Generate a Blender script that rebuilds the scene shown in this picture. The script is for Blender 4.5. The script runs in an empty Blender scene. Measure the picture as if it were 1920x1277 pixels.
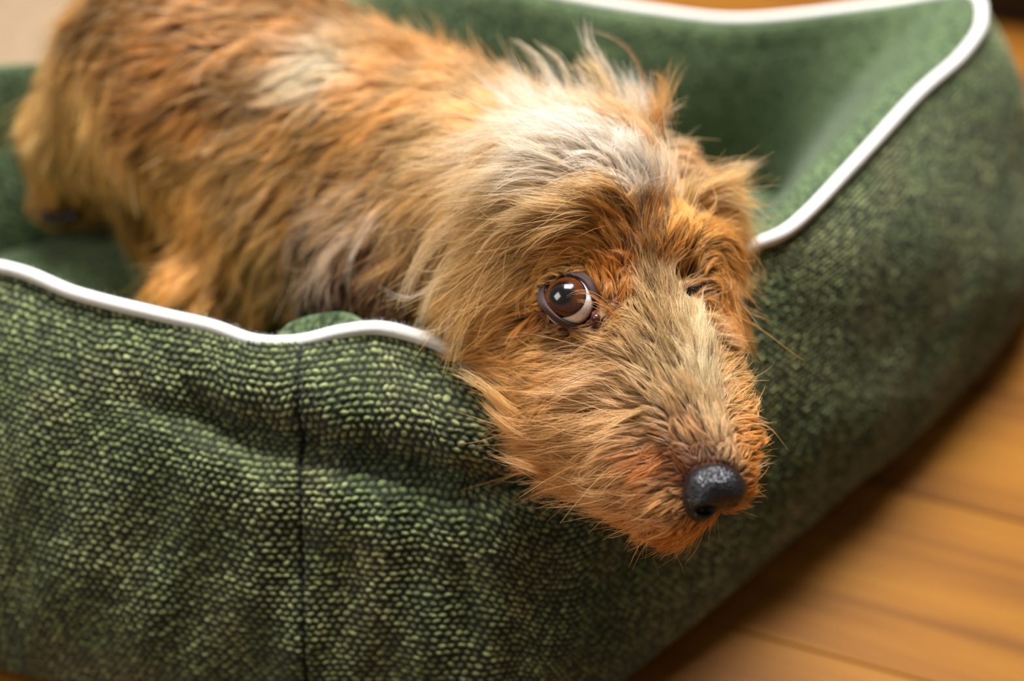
import bpy, math, random
import numpy as np
from mathutils import Vector, Matrix
from mathutils.kdtree import KDTree

rng = np.random.default_rng(7)
random.seed(7)
SC = bpy.context.scene
COL = SC.collection

# ------------------------------------------------------------------ camera
PITCH = math.radians(40.0)
CAM = np.array([0.0, 0.0, 0.62])
FWD = np.array([0.0, math.cos(PITCH), -math.sin(PITCH)])
UP = np.array([0.0, math.sin(PITCH), math.cos(PITCH)])
RT = np.array([1.0, 0.0, 0.0])
FPX = 50.0 / 36.0 * 1920.0

cam_data = bpy.data.cameras.new('camera')
cam_data.lens = 50.0
cam_data.sensor_width = 36.0
cam_data.clip_start = 0.02
cam_data.dof.use_dof = True
cam_data.dof.focus_distance = 0.607
cam_data.dof.aperture_fstop = 2.8
cam_data.dof.aperture_blades = 0
cam = bpy.data.objects.new('camera', cam_data)
COL.objects.link(cam)
cam.location = CAM
cam.rotation_euler = (math.radians(90) - PITCH, 0, 0)
SC.camera = cam

# ------------------------------------------------------------------ world, lights, exposure
world = bpy.data.worlds.new('world')
SC.world = world
world.use_nodes = True
wn = world.node_tree.nodes
wn['Background'].inputs[0].default_value = (1.0, 0.90, 0.80, 1)
wn['Background'].inputs[1].default_value = 0.20


def area_light(name, loc, target, sx, sy, power, color):
    ld = bpy.data.lights.new(name, 'AREA')
    ld.shape = 'RECTANGLE'
    ld.size = sx
    ld.size_y = sy
    ld.energy = power
    ld.color = color
    o = bpy.data.objects.new(name, ld)
    COL.objects.link(o)
    o.location = loc
    d = Vector(target) - Vector(loc)
    o.rotation_euler = d.to_track_quat('-Z', 'Y').to_euler()
    return o


area_light('window_light', (0.05, 1.18, 1.80), (0.0, 0.55, 0.15), 0.80, 0.58, 98.0, (0.97, 0.98, 1.0))
area_light('side_window_light', (-1.5, 0.15, 1.3), (0.0, 0.5, 0.12), 0.9, 0.9, 15.0, (1.0, 0.95, 0.88))

SC.view_settings.view_transform = 'Standard'
SC.view_settings.look = 'None'
SC.view_settings.exposure = 0.0
SC.view_settings.gamma = 1.0
SC.view_settings.use_curve_mapping = False
SC.cycles.max_bounces = 8
SC.cycles.diffuse_bounces = 3
SC.cycles.glossy_bounces = 3
SC.cycles.transmission_bounces = 5
SC.cycles.transparent_max_bounces = 6
SC.cycles.use_adaptive_sampling = False
SC.cycles.sample_clamp_indirect = 4.0


# ------------------------------------------------------------------ helpers
def P(u, v, d):
    """world point seen at pixel (u, v) at depth d along the view axis"""
    return CAM + d * (FWD + RT * ((u - 960.0) / FPX) + UP * ((638.5 - v) / FPX))


def Pz(u, v, z):
    r = FWD + RT * ((u - 960.0) / FPX) + UP * ((638.5 - v) / FPX)
    return CAM + r * ((z - CAM[2]) / r[2])


def S(r, g, b, a=1.0):
    c = []
    for x in (r, g, b):
        x = x / 255.0
        c.append(x / 12.92 if x <= 0.04045 else ((x + 0.055) / 1.055) ** 2.4)
    return (c[0], c[1], c[2], a)


def S3(t):
    return np.array(S(*t)[:3])


def hash3(i, j, k, seed=0):
    h = (i.astype(np.int64) * 374761393 + j.astype(np.int64) * 668265263 + k.astype(np.int64) * 2147483647 + seed * 974711) & 0x7fffffff
    h = ((h ^ (h >> 13)) * 1274126177) & 0x7fffffff
    h = (h ^ (h >> 16)) & 0xffff
    return h / 65535.0


def vnoise(p, scale, seed=0):
    q = p * scale
    f = np.floor(q)
    w = q - f
    w = w * w * (3 - 2 * w)
    i, j, k = f[:, 0], f[:, 1], f[:, 2]
    out = 0
    for a in (0, 1):
        for b in (0, 1):
            for c in (0, 1):
                wt = (w[:, 0] if a else 1 - w[:, 0]) * (w[:, 1] if b else 1 - w[:, 1]) * (w[:, 2] if c else 1 - w[:, 2])
                out = out + wt * hash3(i + a, j + b, k + c, seed)
    return out


def make_mesh(name, verts, faces, mat, parent=None, smooth=True, cols=None, uvs=None):
    me = bpy.data.meshes.new(name)
    verts = np.asarray(verts, dtype=np.float32)
    if isinstance(faces, np.ndarray):
        n, k = faces.shape
        me.vertices.add(len(verts))
        me.vertices.foreach_set('co', verts.ravel())
        me.loops.add(n * k)
        me.loops.foreach_set('vertex_index', faces.astype(np.int32).ravel())
        me.polygons.add(n)
        me.polygons.foreach_set('loop_start', np.arange(n, dtype=np.int32) * k)
        me.update(calc_edges=True)
    else:
        me.from_pydata([tuple(v) for v in verts], [], [tuple(f) for f in faces])
    if smooth:
        me.polygons.foreach_set('use_smooth', np.ones(len(me.polygons), dtype=bool))
    if cols is not None:
        at = me.attributes.new('col', 'FLOAT_COLOR', 'POINT')
        c = np.ones((len(verts), 4), dtype=np.float32)
        c[:, :3] = cols
        at.data.foreach_set('color', c.ravel())
    if uvs is not None:
        at = me.attributes.new('weave', 'FLOAT_VECTOR', 'POINT')
        c = np.zeros((len(verts), 3), dtype=np.float32)
        c[:, :2] = uvs
        at.data.foreach_set('vector', c.ravel())
    me.validate()
    o = bpy.data.objects.new(name, me)
    COL.objects.link(o)
    if mat:
        me.materials.append(mat)
    if parent:
        o.parent = parent
    return o


def thing(name, label, cat, loc=(0, 0, 0)):
    o = bpy.data.objects.new(name, None)
    COL.objects.link(o)
    o.location = loc
    o.empty_display_size = 0.02
    o['label'] = label
    o['category'] = cat
    return o


def mat_new(name):
    m = bpy.data.materials.new(name)
    m.use_nodes = True
    nt = m.node_tree
    b = nt.nodes['Principled BSDF']
    return m, nt, b


def tube(path, r, n=10, closed=False):
    path = np.asarray(path, float)
    N = len(path)
    if np.isscalar(r):
        r = np.full(N, r)
    if closed:
        tan = np.roll(path, -1, 0) - np.roll(path, 1, 0)
    else:
        tan = np.gradient(path, axis=0)
    tan /= np.linalg.norm(tan, axis=1)[:, None] + 1e-12
    ref = np.tile(np.array([0, 0, 1.0]), (N, 1))
    a = np.cross(tan, ref)
    la = np.linalg.norm(a, axis=1)
    a[la < 1e-4] = (1, 0, 0)
    a /= np.linalg.norm(a, axis=1)[:, None]
    b = np.cross(tan, a)
    th = np.arange(n) / n * 2 * math.pi
    v = path[:, None] + r[:, None, None] * (np.cos(th)[None, :, None] * a[:, None] + np.sin(th)[None, :, None] * b[:, None])
    v = v.reshape(-1, 3)
    M = N if closed else N - 1
    i = np.arange(M)
    j = np.arange(n)
    I, J = np.meshgrid(i, j, indexing='ij')
    I2 = (I + 1) % N
    J2 = (J + 1) % n
    f = np.stack([I * n + J, I2 * n + J, I2 * n + J2, I * n + J2], -1).reshape(-1, 4)
    arc = np.concatenate([[0], np.cumsum(np.linalg.norm(np.diff(path, axis=0), axis=1))])
    uv = np.stack([np.repeat(arc, n), np.tile(th * 0.0035, N)], -1)
    return v, f, uv


# ------------------------------------------------------------------ dog signed distance field
def rc(p, a, b, ra, rb):
    ab = b - a
    t = np.clip(((p - a) @ ab) / (ab @ ab), 0, 1)
    q = p - a - t[..., None] * ab
    return np.sqrt((q * q).sum(-1)) - (ra + (rb - ra) * t)


def smin(a, b, k):
    h = np.clip(0.5 + 0.5 * (b - a) / k, 0, 1)
    return b + (a - b) * h - k * h * (1 - h)


def prim(p, A, B=None):
    a = P(*A[:3])
    if B is None:
        q = p - a
        return np.sqrt((q * q).sum(-1)) - A[3]
    return rc(p, a, P(*B[:3]), A[3], B[3])


EYE_L = P(1067, 567, 0.6222)
EYE_R = P(1290, 545, 0.6435)
EYE_RAD = 0.0114

BODY = [
    ((650, 310, .82, .068), (430, 205, .85, .078)),
    ((430, 205, .85, .078), (360, 130, .85, .068)),
    ((850, 342, .755, .050), (650, 310, .82, .068)),
    ((560, 430, .80, .055), (640, 330, .80, .06)),
]
LEGS = [
    ((250, 170, .855, .046), (160, 270, .87, .030)),
    ((160, 270, .87, .030), (135, 355, .895, .017)),
    ((150, 375, .895, .016), (105, 385, .885, .013)),
    ((560, 470, .80, .034), (420, 560, .795, .022)),
    ((420, 560, .795, .022), (345, 572, .78, .018)),
    ((370, 250, .86, .05), (350, 400, .87, .035)),
]
HEAD = [
    ((1085, 425, .668, .0455), None),
    ((1060, 398, .70, .044), (850, 342, .755, .050)),
    ((1205, 600, .631, .0225), (1322, 872, .5855, .0135)),
    ((1095, 750, .648, .030), (1250, 925, .609, .0165)),
    ((985, 590, .668, .032), (1090, 690, .655, .028)),
]
FACE = [
    ((1085, 497, .640, .014), (1170, 478, .636, .014)),
    ((1255, 465, .642, .013), (1310, 480, .660, .013)),
    ((1070, 570, .6290, .0163), None),
    ((1287, 542, .648, .0160), None),
    ((1315, 640, .645, .013), (1358, 790, .613, .0105)),
    ((1190, 850, .613, .016), (1275, 930, .594, .0135)),
    ((1362, 825, .607, .0120), (1358, 895, .592, .0105)),
]
EARS = [
    ((860, 330, .705, .020), (600, 460, .725, .011)),
    ((860, 360, .70, .020), (610, 560, .715, .010)),
    ((870, 400, .69, .018), (740, 570, .695, .010)),
    ((1245, 340, .695, .014), (1335, 500, .688, .008)),
    ((1250, 350, .69, .014), (1350, 400, .700, .007)),
]


def dog_sdf(p):
    d = None
    for lst, k in ((BODY, .03), (LEGS, .016)):
        for a, b in lst:
            x = prim(p, a, b)
            d = x if d is None else smin(d, x, k)
    h = None
    for lst, k in ((HEAD, .018), (FACE, .007)):
        for a, b in lst:
            x = prim(p, a, b)
            h = x if h is None else smin(h, x, k)
    d = smin(d, h, .025)
    e = None
    for a, b in EARS[:3]:
        x = prim(p, a, b)
        e = x if e is None else smin(e, x, .012)
    d = smin(d, e, .010)
    e = smin(prim(p, *EARS[3]), prim(p, *EARS[4]), .012)
    d = smin(d, e, .010)
    for c, (uu, vv) in ((EYE_L, (1067, 567)), (EYE_R, (1290, 540))):
        ball = np.sqrt(((p - c) ** 2).sum(-1)) - (EYE_RAD + .0004)
        ax = CAM - c
        ax /= np.linalg.norm(ax)
        q = p - c
        al = q @ ax
        rad = np.sqrt(np.maximum((q * q).sum(-1) - al * al, 0))
        op = np.maximum(rad - (0.0108 if uu < 1200 else .0058), -al)
        d = np.maximum(d, -np.minimum(ball, op))
    return d


lo = np.array([-0.37, 0.36, 0.07])
hi = np.array([0.16, 0.90, 0.31])
VX = 0.0025
nx, ny, nz = [int(round((hi[i] - lo[i]) / VX)) + 1 for i in range(3)]
gx = lo[0] + VX * np.arange(nx)
gy = lo[1] + VX * np.arange(ny)
gz = lo[2] + VX * np.arange(nz)
GR = np.empty((nx, ny, nz), dtype=np.float32)
YY, ZZ = np.meshgrid(gy, gz, indexing='ij')
for s in range(0, nx, 16):
    e = min(nx, s + 16)
    pts = np.empty((e - s, ny, nz, 3), dtype=np.float32)
    pts[..., 0] = gx[s:e, None, None]
    pts[..., 1] = YY
    pts[..., 2] = ZZ
    GR[s:e] = dog_sdf(pts)


def sample(p):
    q = (p - lo) / VX
    q = np.clip(q, 0, np.array([nx, ny, nz]) - 1.001)
    i = np.floor(q).astype(int)
    w = q - i
    out = 0
    for a in (0, 1):
        for b in (0, 1):
            for c in (0, 1):
                wt = (w[:, 0] if a else 1 - w[:, 0]) * (w[:, 1] if b else 1 - w[:, 1]) * (w[:, 2] if c else 1 - w[:, 2])
                out = out + wt * GR[i[:, 0] + a, i[:, 1] + b, i[:, 2] + c]
    return out


def grad(p, h=0.0025):
    g = np.empty_like(p)
    for k in range(3):
        e = np.zeros(3)
        e[k] = h
        g[:, k] = sample(p + e) - sample(p - e)
    return g / (np.linalg.norm(g, axis=1)[:, None] + 1e-9)


def surface_nets(G, origin, vx):
    ins = G < 0
    a, b, c = G.shape
    cell = np.zeros((a - 1, b - 1, c - 1), dtype=np.int8)
    for i in (0, 1):
        for j in (0, 1):
            for k in (0, 1):
                cell += ins[i:a - 1 + i, j:b - 1 + j, k:c - 1 + k]
    act = (cell > 0) & (cell < 8)
    idx = np.argwhere(act)
    vid = -np.ones(act.shape, dtype=np.int64)
    vid[act] = np.arange(len(idx))
    acc = np.zeros((len(idx), 3))
    cnt = np.zeros(len(idx))
    corners = [(i, j, k) for i in (0, 1) for j in (0, 1) for k in (0, 1)]
    for p0 in corners:
        for ax in range(3):
            if p0[ax] == 1:
                continue
            p1 = list(p0)
            p1[ax] = 1
            g0 = G[idx[:, 0] + p0[0], idx[:, 1] + p0[1], idx[:, 2] + p0[2]]
            g1 = G[idx[:, 0] + p1[0], idx[:, 1] + p1[1], idx[:, 2] + p1[2]]
            m = (g0 < 0) != (g1 < 0)
            t = np.where(m, g0 / (g0 - g1 + 1e-20), 0)
            q = np.array(p0, float) + 0 * idx
            q[:, ax] += t
            acc += q * m[:, None]
            cnt += m
    v = origin + vx * (idx + acc / np.maximum(cnt, 1)[:, None])
    faces = []
    for ax in range(3):
        o1, o2 = [(1, 2), (2, 0), (0, 1)][ax]
        sl0 = [slice(1, -1)] * 3
        sl1 = [slice(1, -1)] * 3
        sl0[ax] = slice(0, -1)
        sl1[ax] = slice(1, None)
        s0 = ins[tuple(sl0)]
        s1 = ins[tuple(sl1)]
        e = np.argwhere(s0 != s1)
        off = np.array([1, 1, 1])
        off[ax] = 0
        e = e + off
        flip = ins[e[:, 0], e[:, 1], e[:, 2]]
        d1 = np.zeros(3, int)
        d1[o1] = 1
        d2 = np.zeros(3, int)
        d2[o2] = 1
        q = []
        for dd in (-d1 - d2, -d2, 0 * d1, -d1):
            ee = e + dd
            q.append(vid[ee[:, 0], ee[:, 1], ee[:, 2]])
        q = np.stack(q, 1)
        q[~flip] = q[~flip][:, ::-1]
        faces.append(q)
    f = np.concatenate(faces)
    return v, f[(f >= 0).all(1)]


dog_v, dog_f = surface_nets(GR, lo, VX)
for _ in range(2):
    dog_v = dog_v - grad(dog_v) * sample(dog_v)[:, None] * 0.9

# ------------------------------------------------------------------ materials
m_skin, nt, b = mat_new('dog_skin')
b.inputs['Base Color'].default_value = S(112, 66, 44)
b.inputs['Roughness'].default_value = 0.75

m_lid, nt, b = mat_new('eyelid_skin')
b.inputs['Base Color'].default_value = S(60, 33, 28)
b.inputs['Roughness'].default_value = 0.6
nz_ = nt.nodes.new('ShaderNodeTexNoise')
nz_.inputs['Scale'].default_value = 900
bp = nt.nodes.new('ShaderNodeBump')
bp.inputs['Strength'].default_value = 0.35
bp.inputs['Distance'].default_value = 0.0006
nt.links.new(nz_.outputs[0], bp.inputs['Height'])
nt.links.new(bp.outputs[0], b.inputs['Normal'])


def attr_mat(name, rough, coat=0.0, spec=0.5):
    m, nt, b = mat_new(name)
    a = nt.nodes.new('ShaderNodeAttribute')
    a.attribute_name = 'col'
    nt.links.new(a.outputs['Color'], b.inputs['Base Color'])
    b.inputs['Roughness'].default_value = rough
    b.inputs['Coat Weight'].default_value = coat
    b.inputs['Coat Roughness'].default_value = 0.02
    b.inputs['Specular IOR Level'].default_value = spec
    return m, nt, b


m_eye, _, _ = attr_mat('eye_surface', 0.15, 1.0)

m_nose, nt, b = mat_new('nose_leather')
b.inputs['Base Color'].default_value = S(20, 17, 20)
b.inputs['Roughness'].default_value = 0.30
vo = nt.nodes.new('ShaderNodeTexVoronoi')
vo.inputs['Scale'].default_value = 950
tc = nt.nodes.new('ShaderNodeTexCoord')
nt.links.new(tc.outputs['Object'], vo.inputs['Vector'])
bp = nt.nodes.new('ShaderNodeBump')
bp.invert = True
bp.inputs['Strength'].default_value = 0.9
bp.inputs['Distance'].default_value = 0.0005
nt.links.new(vo.outputs['Distance'], bp.inputs['Height'])
nt.links.new(bp.outputs[0], b.inputs['Normal'])

# hair
m_hair = bpy.data.materials.new('dog_hair')
m_hair.use_nodes = True
nt = m_hair.node_tree
nt.nodes.clear()
out = nt.nodes.new('ShaderNodeOutputMaterial')
hb = nt.nodes.new('ShaderNodeBsdfHairPrincipled')
hb.parametrization = 'COLOR'
at = nt.nodes.new('ShaderNodeAttribute')
at.attribute_name = 'col'

hb.inputs['Roughness'].default_value = 0.34
hb.inputs['Radial Roughness'].default_value = 0.55
hb.inputs['Random Roughness'].default_value = 0.2
hb.inputs['IOR'].default_value = 1.45
df = nt.nodes.new('ShaderNodeBsdfDiffuse')
tr = nt.nodes.new('ShaderNodeBsdfTranslucent')
gm = nt.nodes.new('ShaderNodeGamma')
gm.inputs['Gamma'].default_value = 0.88
nt.links.new(at.outputs['Color'], gm.inputs['Color'])
nt.links.new(gm.outputs[0], df.inputs['Color'])
nt.links.new(gm.outputs[0], hb.inputs['Color'])
nt.links.new(gm.outputs[0], tr.inputs['Color'])
mx1 = nt.nodes.new('ShaderNodeMixShader')
mx1.inputs[0].default_value = 0.2
nt.links.new(df.outputs[0], mx1.inputs[1])
nt.links.new(tr.outputs[0], mx1.inputs[2])
mx2 = nt.nodes.new('ShaderNodeMixShader')
mx2.inputs[0].default_value = 0.35
nt.links.new(mx1.outputs[0], mx2.inputs[1])
nt.links.new(hb.outputs[0], mx2.inputs[2])
nt.links.new(mx2.outputs[0], out.inputs['Surface'])


def fabric_mat(name, c_hi, c_lo, use_attr, scale=1.0):
    m, nt, b = mat_new(name)
    L = nt.links
    b.inputs['Roughness'].default_value = 0.95
    b.inputs['Specular IOR Level'].default_value = 0.12
    b.inputs['Sheen Weight'].default_value = 0.15
    b.inputs['Sheen Roughness'].default_value = 0.5
    wv = nt.nodes.new('ShaderNodeAttribute')
    wv.attribute_name = 'weave'
    n1 = nt.nodes.new('ShaderNodeTexNoise')
    n1.inputs['Scale'].default_value = 1400 * scale
    n1.inputs['Detail'].default_value = 3
    bp = nt.nodes.new('ShaderNodeBump')
    if use_attr:
        a = nt.nodes.new('ShaderNodeAttribute')
        a.attribute_name = 'col'
        mx = nt.nodes.new('ShaderNodeMix')
        mx.data_type = 'RGBA'
        mx.blend_type = 'MULTIPLY'
        mx.inputs['Factor'].default_value = 0.8
        cr = nt.nodes.new('ShaderNodeValToRGB')
        cr.color_ramp.elements[0].position = 0.3
        cr.color_ramp.elements[0].color = (0.45, 0.45, 0.45, 1)
        cr.color_ramp.elements[1].position = 0.7
        cr.color_ramp.elements[1].color = (1.35, 1.35, 1.35, 1)
        L.new(n1.outputs[0], cr.inputs[0])
        L.new(a.outputs['Color'], mx.inputs['A'])
        L.new(cr.outputs[0], mx.inputs['B'])
        L.new(mx.outputs['Result'], b.inputs['Base Color'])
        bp.inputs['Strength'].default_value = 0.8
        bp.inputs['Distance'].default_value = 0.0008
        L.new(n1.outputs[0], bp.inputs['Height'])
    else:
        vo = nt.nodes.new('ShaderNodeTexVoronoi')
        vo.inputs['Scale'].default_value = 290
        L.new(wv.outputs['Vector'], vo.inputs['Vector'])
        cr = nt.nodes.new('ShaderNodeValToRGB')
        cr.color_ramp.elements[0].position = 0.15
        cr.color_ramp.elements[0].color = c_hi
        cr.color_ramp.elements[1].position = 0.75
        cr.color_ramp.elements[1].color = c_lo
        L.new(vo.outputs['Distance'], cr.inputs[0])
        L.new(cr.outputs[0], b.inputs['Base Color'])
        bp.invert = True
        bp.inputs['Strength'].default_value = 0.6
        bp.inputs['Distance'].default_value = 0.001
        L.new(vo.outputs['Distance'], bp.inputs['Height'])
    L.new(bp.outputs[0], b.inputs['Normal'])
    return m


m_weave = fabric_mat('green_weave', None, None, True)
m_inner = fabric_mat('green_lining', S(98, 114, 76), S(46, 60, 38), False)

m_pipe, nt, b = mat_new('white_cord')
b.inputs['Base Color'].default_value = S(232, 229, 222)
b.inputs['Roughness'].default_value = 0.9
b.inputs['Sheen Weight'].default_value = 0.2
wv = nt.nodes.new('ShaderNodeAttribute')
wv.attribute_name = 'weave'
mp = nt.nodes.new('ShaderNodeMapping')
mp.inputs['Rotation'].default_value = (0, 0, math.radians(38))
wa = nt.nodes.new('ShaderNodeTexWave')
wa.inputs['Scale'].default_value = 260
wa.inputs['Distortion'].default_value = 1.2
nt.links.new(wv.outputs['Vector'], mp.inputs['Vector'])
nt.links.new(mp.outputs[0], wa.inputs['Vector'])
bp = nt.nodes.new('ShaderNodeBump')
bp.inputs['Strength'].default_value = 0.6
bp.inputs['Distance'].default_value = 0.0006
nt.links.new(wa.outputs['Fac'], bp.inputs['Height'])
nt.links.new(bp.outputs[0], b.inputs['Normal'])

m_thread, nt, b = mat_new('dark_thread')
b.inputs['Base Color'].default_value = S(22, 28, 16)
b.inputs['Roughness'].default_value = 0.95


def wood_mat(i):
    m, nt, b = mat_new('oak_board_%d' % i)
    L = nt.links
    tc = nt.nodes.new('ShaderNodeTexCoord')
    mp = nt.nodes.new('ShaderNodeMapping')
    mp.inputs['Location'].default_value = (3.1 * i, 1.7 * i, 0)
    mp.inputs['Scale'].default_value = (1.0, 13, 8)
    no = nt.nodes.new('ShaderNodeTexNoise')
    no.inputs['Scale'].default_value = 2.2
    no.inputs['Detail'].default_value = 6
    no.inputs['Distortion'].default_value = 0.6
    cr = nt.nodes.new('ShaderNodeValToRGB')
    e = cr.color_ramp.elements
    k = [1.0, 0.96, 1.05, 0.99][i % 4]
    e[0].position = 0.28
    e[0].color = tuple(x * k for x in S(92, 54, 16)[:3]) + (1,)
    e[1].position = 0.72
    e[1].color = tuple(x * k for x in S(146, 96, 26)[:3]) + (1,)
    m2 = e.new(0.5)
    m2.color = tuple(x * k for x in S(128, 80, 22)[:3]) + (1,)
    L.new(tc.outputs['Object'], mp.inputs['Vector'])
    L.new(mp.outputs[0], no.inputs['Vector'])
    L.new(no.outputs[0], cr.inputs[0])
    # small dark knots
    vo = nt.nodes.new('ShaderNodeTexVoronoi')
    vo.inputs['Scale'].default_value = 5.5
    mp2 = nt.nodes.new('ShaderNodeMapping')
    mp2.inputs['Location'].default_value = (0.7 * i, 0.9 * i, 0)
    mp2.inputs['Scale'].default_value = (0.8, 1.2, 1)
    L.new(tc.outputs['Object'], mp2.inputs['Vector'])
    L.new(mp2.outputs[0], vo.inputs['Vector'])
    kr = nt.nodes.new('ShaderNodeValToRGB')
    kr.color_ramp.elements[0].position = 0.02
    kr.color_ramp.elements[0].color = (0.25, 0.18, 0.12, 1)
    kr.color_ramp.elements[1].position = 0.07
    kr.color_ramp.elements[1].color = (1, 1, 1, 1)
    L.new(vo.outputs['Distance'], kr.inputs[0])
    mx = nt.nodes.new('ShaderNodeMix')
    mx.data_type = 'RGBA'
    mx.blend_type = 'MULTIPLY'
    mx.inputs['Factor'].default_value = 1
    L.new(cr.outputs[0], mx.inputs['A'])
    L.new(kr.outputs[0], mx.inputs['B'])
    L.new(mx.outputs['Result'], b.inputs['Base Color'])
    b.inputs['Roughness'].default_value = 0.55
    b.inputs['Specular IOR Level'].default_value = 0.15
    return m


m_wood = [wood_mat(i) for i in range(4)]
m_sub, nt, b = mat_new('dark_gap')
b.inputs['Base Color'].default_value = S(40, 24, 12)
b.inputs['Roughness'].default_value = 0.9

# ------------------------------------------------------------------ floor
floor = make_mesh('floor', [(-2.5, -1, -.03), (2.5, -1, -.03), (2.5, 4, -.03), (-2.5, 4, -.03)] +
                  [(-2.5, -1, -.012), (2.5, -1, -.012), (2.5, 4, -.012), (-2.5, 4, -.012)],
                  [(3, 2, 1, 0), (4, 5, 6, 7), (0, 1, 5, 4), (1, 2, 6, 5), (2, 3, 7, 6), (3, 0, 4, 7)], m_sub, smooth=False)
floor['kind'] = 'structure'
ga = Pz(1529, 1039, 0)
gb = Pz(1918, 1139, 0)
ANG = math.atan2(gb[1] - ga[1], gb[0] - ga[0])
PW, PL = 0.135, 1.25


def plank_mesh(m):
    g, c, t = 0.0003, 0.0007, 0.012
    x, y = PL / 2 - g, PW / 2 - g
    v = [(-x, -y, -t), (x, -y, -t), (x, y, -t), (-x, y, -t),
         (-x, -y, -c), (x, -y, -c), (x, y, -c), (-x, y, -c),
         (-x + c, -y + c, 0), (x - c, -y + c, 0), (x - c, y - c, 0), (-x + c, y - c, 0)]
    f = [(3, 2, 1, 0), (8, 9, 10, 11)]
    for a in (0, 4):
        for k in range(4):
            k2 = (k + 1) % 4
            f.append((a + k, a + k2, a + 4 + k2, a + 4 + k))
    return v, f


pv, pf = plank_mesh(None)
planks = []
for i in range(4):
    o = make_mesh('plank', pv, pf, m_wood[i], floor, smooth=False)
    planks.append(o)
ca, sa = math.cos(ANG), math.sin(ANG)
cnt = 0
for r in range(-10, 20):
    for c in range(-2, 4):
        xx = c * PL + (0.37 * (r % 3)) + 0.1
        yy = r * PW + 0.03
        wx, wy = 0.3 + xx * ca - yy * sa, 0.9 + xx * sa + yy * ca
        if not (-1.7 < wx < 1.9 and -0.3 < wy < 3.2):
            continue
        k = (r * 7 + c * 3) % 4
        if cnt < 4:
            o = planks[cnt]
        else:
            o = planks[k].copy()
            COL.objects.link(o)
            o.parent = floor
        cnt += 1
        o.location = (wx, wy, 0)
        o.rotation_euler = (0, 0, ANG)

# ------------------------------------------------------------------ dog bed
# station: rim point, outer base xy, inner foot xy, bulge
ST = [
    (Pz(0, 505, .195), (-.27, .455), (-.23, .63), .012),
    (Pz(150, 557, .195), (-.23, .445), (-.20, .62), .012),
    (Pz(300, 595, .195), (-.185, .435), (-.165, .61), .012),
    (Pz(400, 618, .193), (-.155, .427), (-.14, .60), .012),
    (Pz(480, 645, .190), (-.12, .42), (-.11, .59), .012),
    (Pz(560, 646, .190), (-.095, .415), (-.085, .585), .012),
    (Pz(640, 628, .194), (-.07, .411), (-.06, .58), .012),
    (Pz(710, 621, .195), (-.045, .408), (-.04, .572), .012),
    (Pz(780, 636, .194), (-.02, .406), (-.02, .567), .012),
    (Pz(845, 662, .190), (.002, .408), (.00, .562), .012),
    (np.array([.018, .494, .165]), (.03, .424), (.02, .563), .012),
    (np.array([.062, .515, .168]), (.067, .459), (.05, .58), .012),
    (Pz(1365, 495, .196), (.135, .522), (.08, .62), .014),
    (Pz(1480, 432, .20), (.19, .575), (.115, .665), .014),
    (Pz(1600, 310, .20), (.24, .622), (.145, .72), .012),
    (Pz(1715, 185, .20), (.295, .68), (.17, .765), .010),
    (Pz(1797, 112, .20), (.345, .745), (.178, .79), .006),
    (Pz(1836, 48, .205), (.367, .81), (.179, .80), .004),
    (Pz(1810, -4, .205), (.35, .88), (.172, .806), .006),
    (Pz(1650, 18, .19), (.26, .90), (.15, .812), .01),
    (Pz(1400, 45, .18), (.16, .94), (.10, .815), .01),
    (Pz(1230, 30, .18), (.10, .955), (.06, .825), .01),
    (Pz(1050, 0, .18), (.04, .98), (.02, .84), .01),
    (Pz(900, -30, .19), (-.02, .985), (-.03, .835), .01),
    (Pz(790, -45, .20), (-.08, .97), (-.07, .80), .01),
    (Pz(630, 0, .20), (-.16, .92), (-.12, .785), .01),
    (Pz(330, 60, .18), (-.25, .88), (-.2, .765), .01),
    (Pz(90, 140, .17), (-.34, .85), (-.28, .75), .01),
    (Pz(-60, 150, .17), (-.42, .80), (-.34, .725), .01),
    (np.array([-.42, .70, .18]), (-.50, .70), (-.36, .69), .01),
    (np.array([-.42, .62, .19]), (-.50, .55), (-.35, .665), .01),
    (np.array([-.34, .575, .195]), (-.40, .48), (-.30, .645), .012),
]
RIM = np.array([s[0] for s in ST])
BAS = np.array([s[1] for s in ST])
FOO = np.array([s[2] for s in ST])
BUL = np.array([s[3] for s in ST])
NS = len(ST)


def cr_closed(A, t):
    A = A if A.ndim > 1 else A[:, None]
    i = np.floor(t).astype(int)
    w = (t - i)[:, None]
    p0, p1, p2, p3 = A[(i - 1) % NS], A[i % NS], A[(i + 1) % NS], A[(i + 2) % NS]
    return 0.5 * ((2 * p1) + (-p0 + p2) * w + (2 * p0 - 5 * p1 + 4 * p2 - p3) * w ** 2 + (-p0 + 3 * p1 - 3 * p2 + p3) * w ** 3)


# smooth base and foot so that stations of the rim may be uneven
tt = np.linspace(0, NS, 4001)
rimc = cr_closed(RIM, tt)
arc = np.concatenate([[0], np.cumsum(np.linalg.norm(np.diff(cr_closed(BAS, tt), axis=0), axis=1) * .5 + np.linalg.norm(np.diff(rimc[:, :2], axis=0), axis=1) * .5)])


def cols_between(t0, t1, step):
    a0, a1 = np.interp([t0, t1], tt, arc)
    n = max(2, int((a1 - a0) / step))
    return np.interp(np.linspace(a0, a1, n, endpoint=False), arc, tt)


def dens_row(p_scale):
    return p_scale


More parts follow.
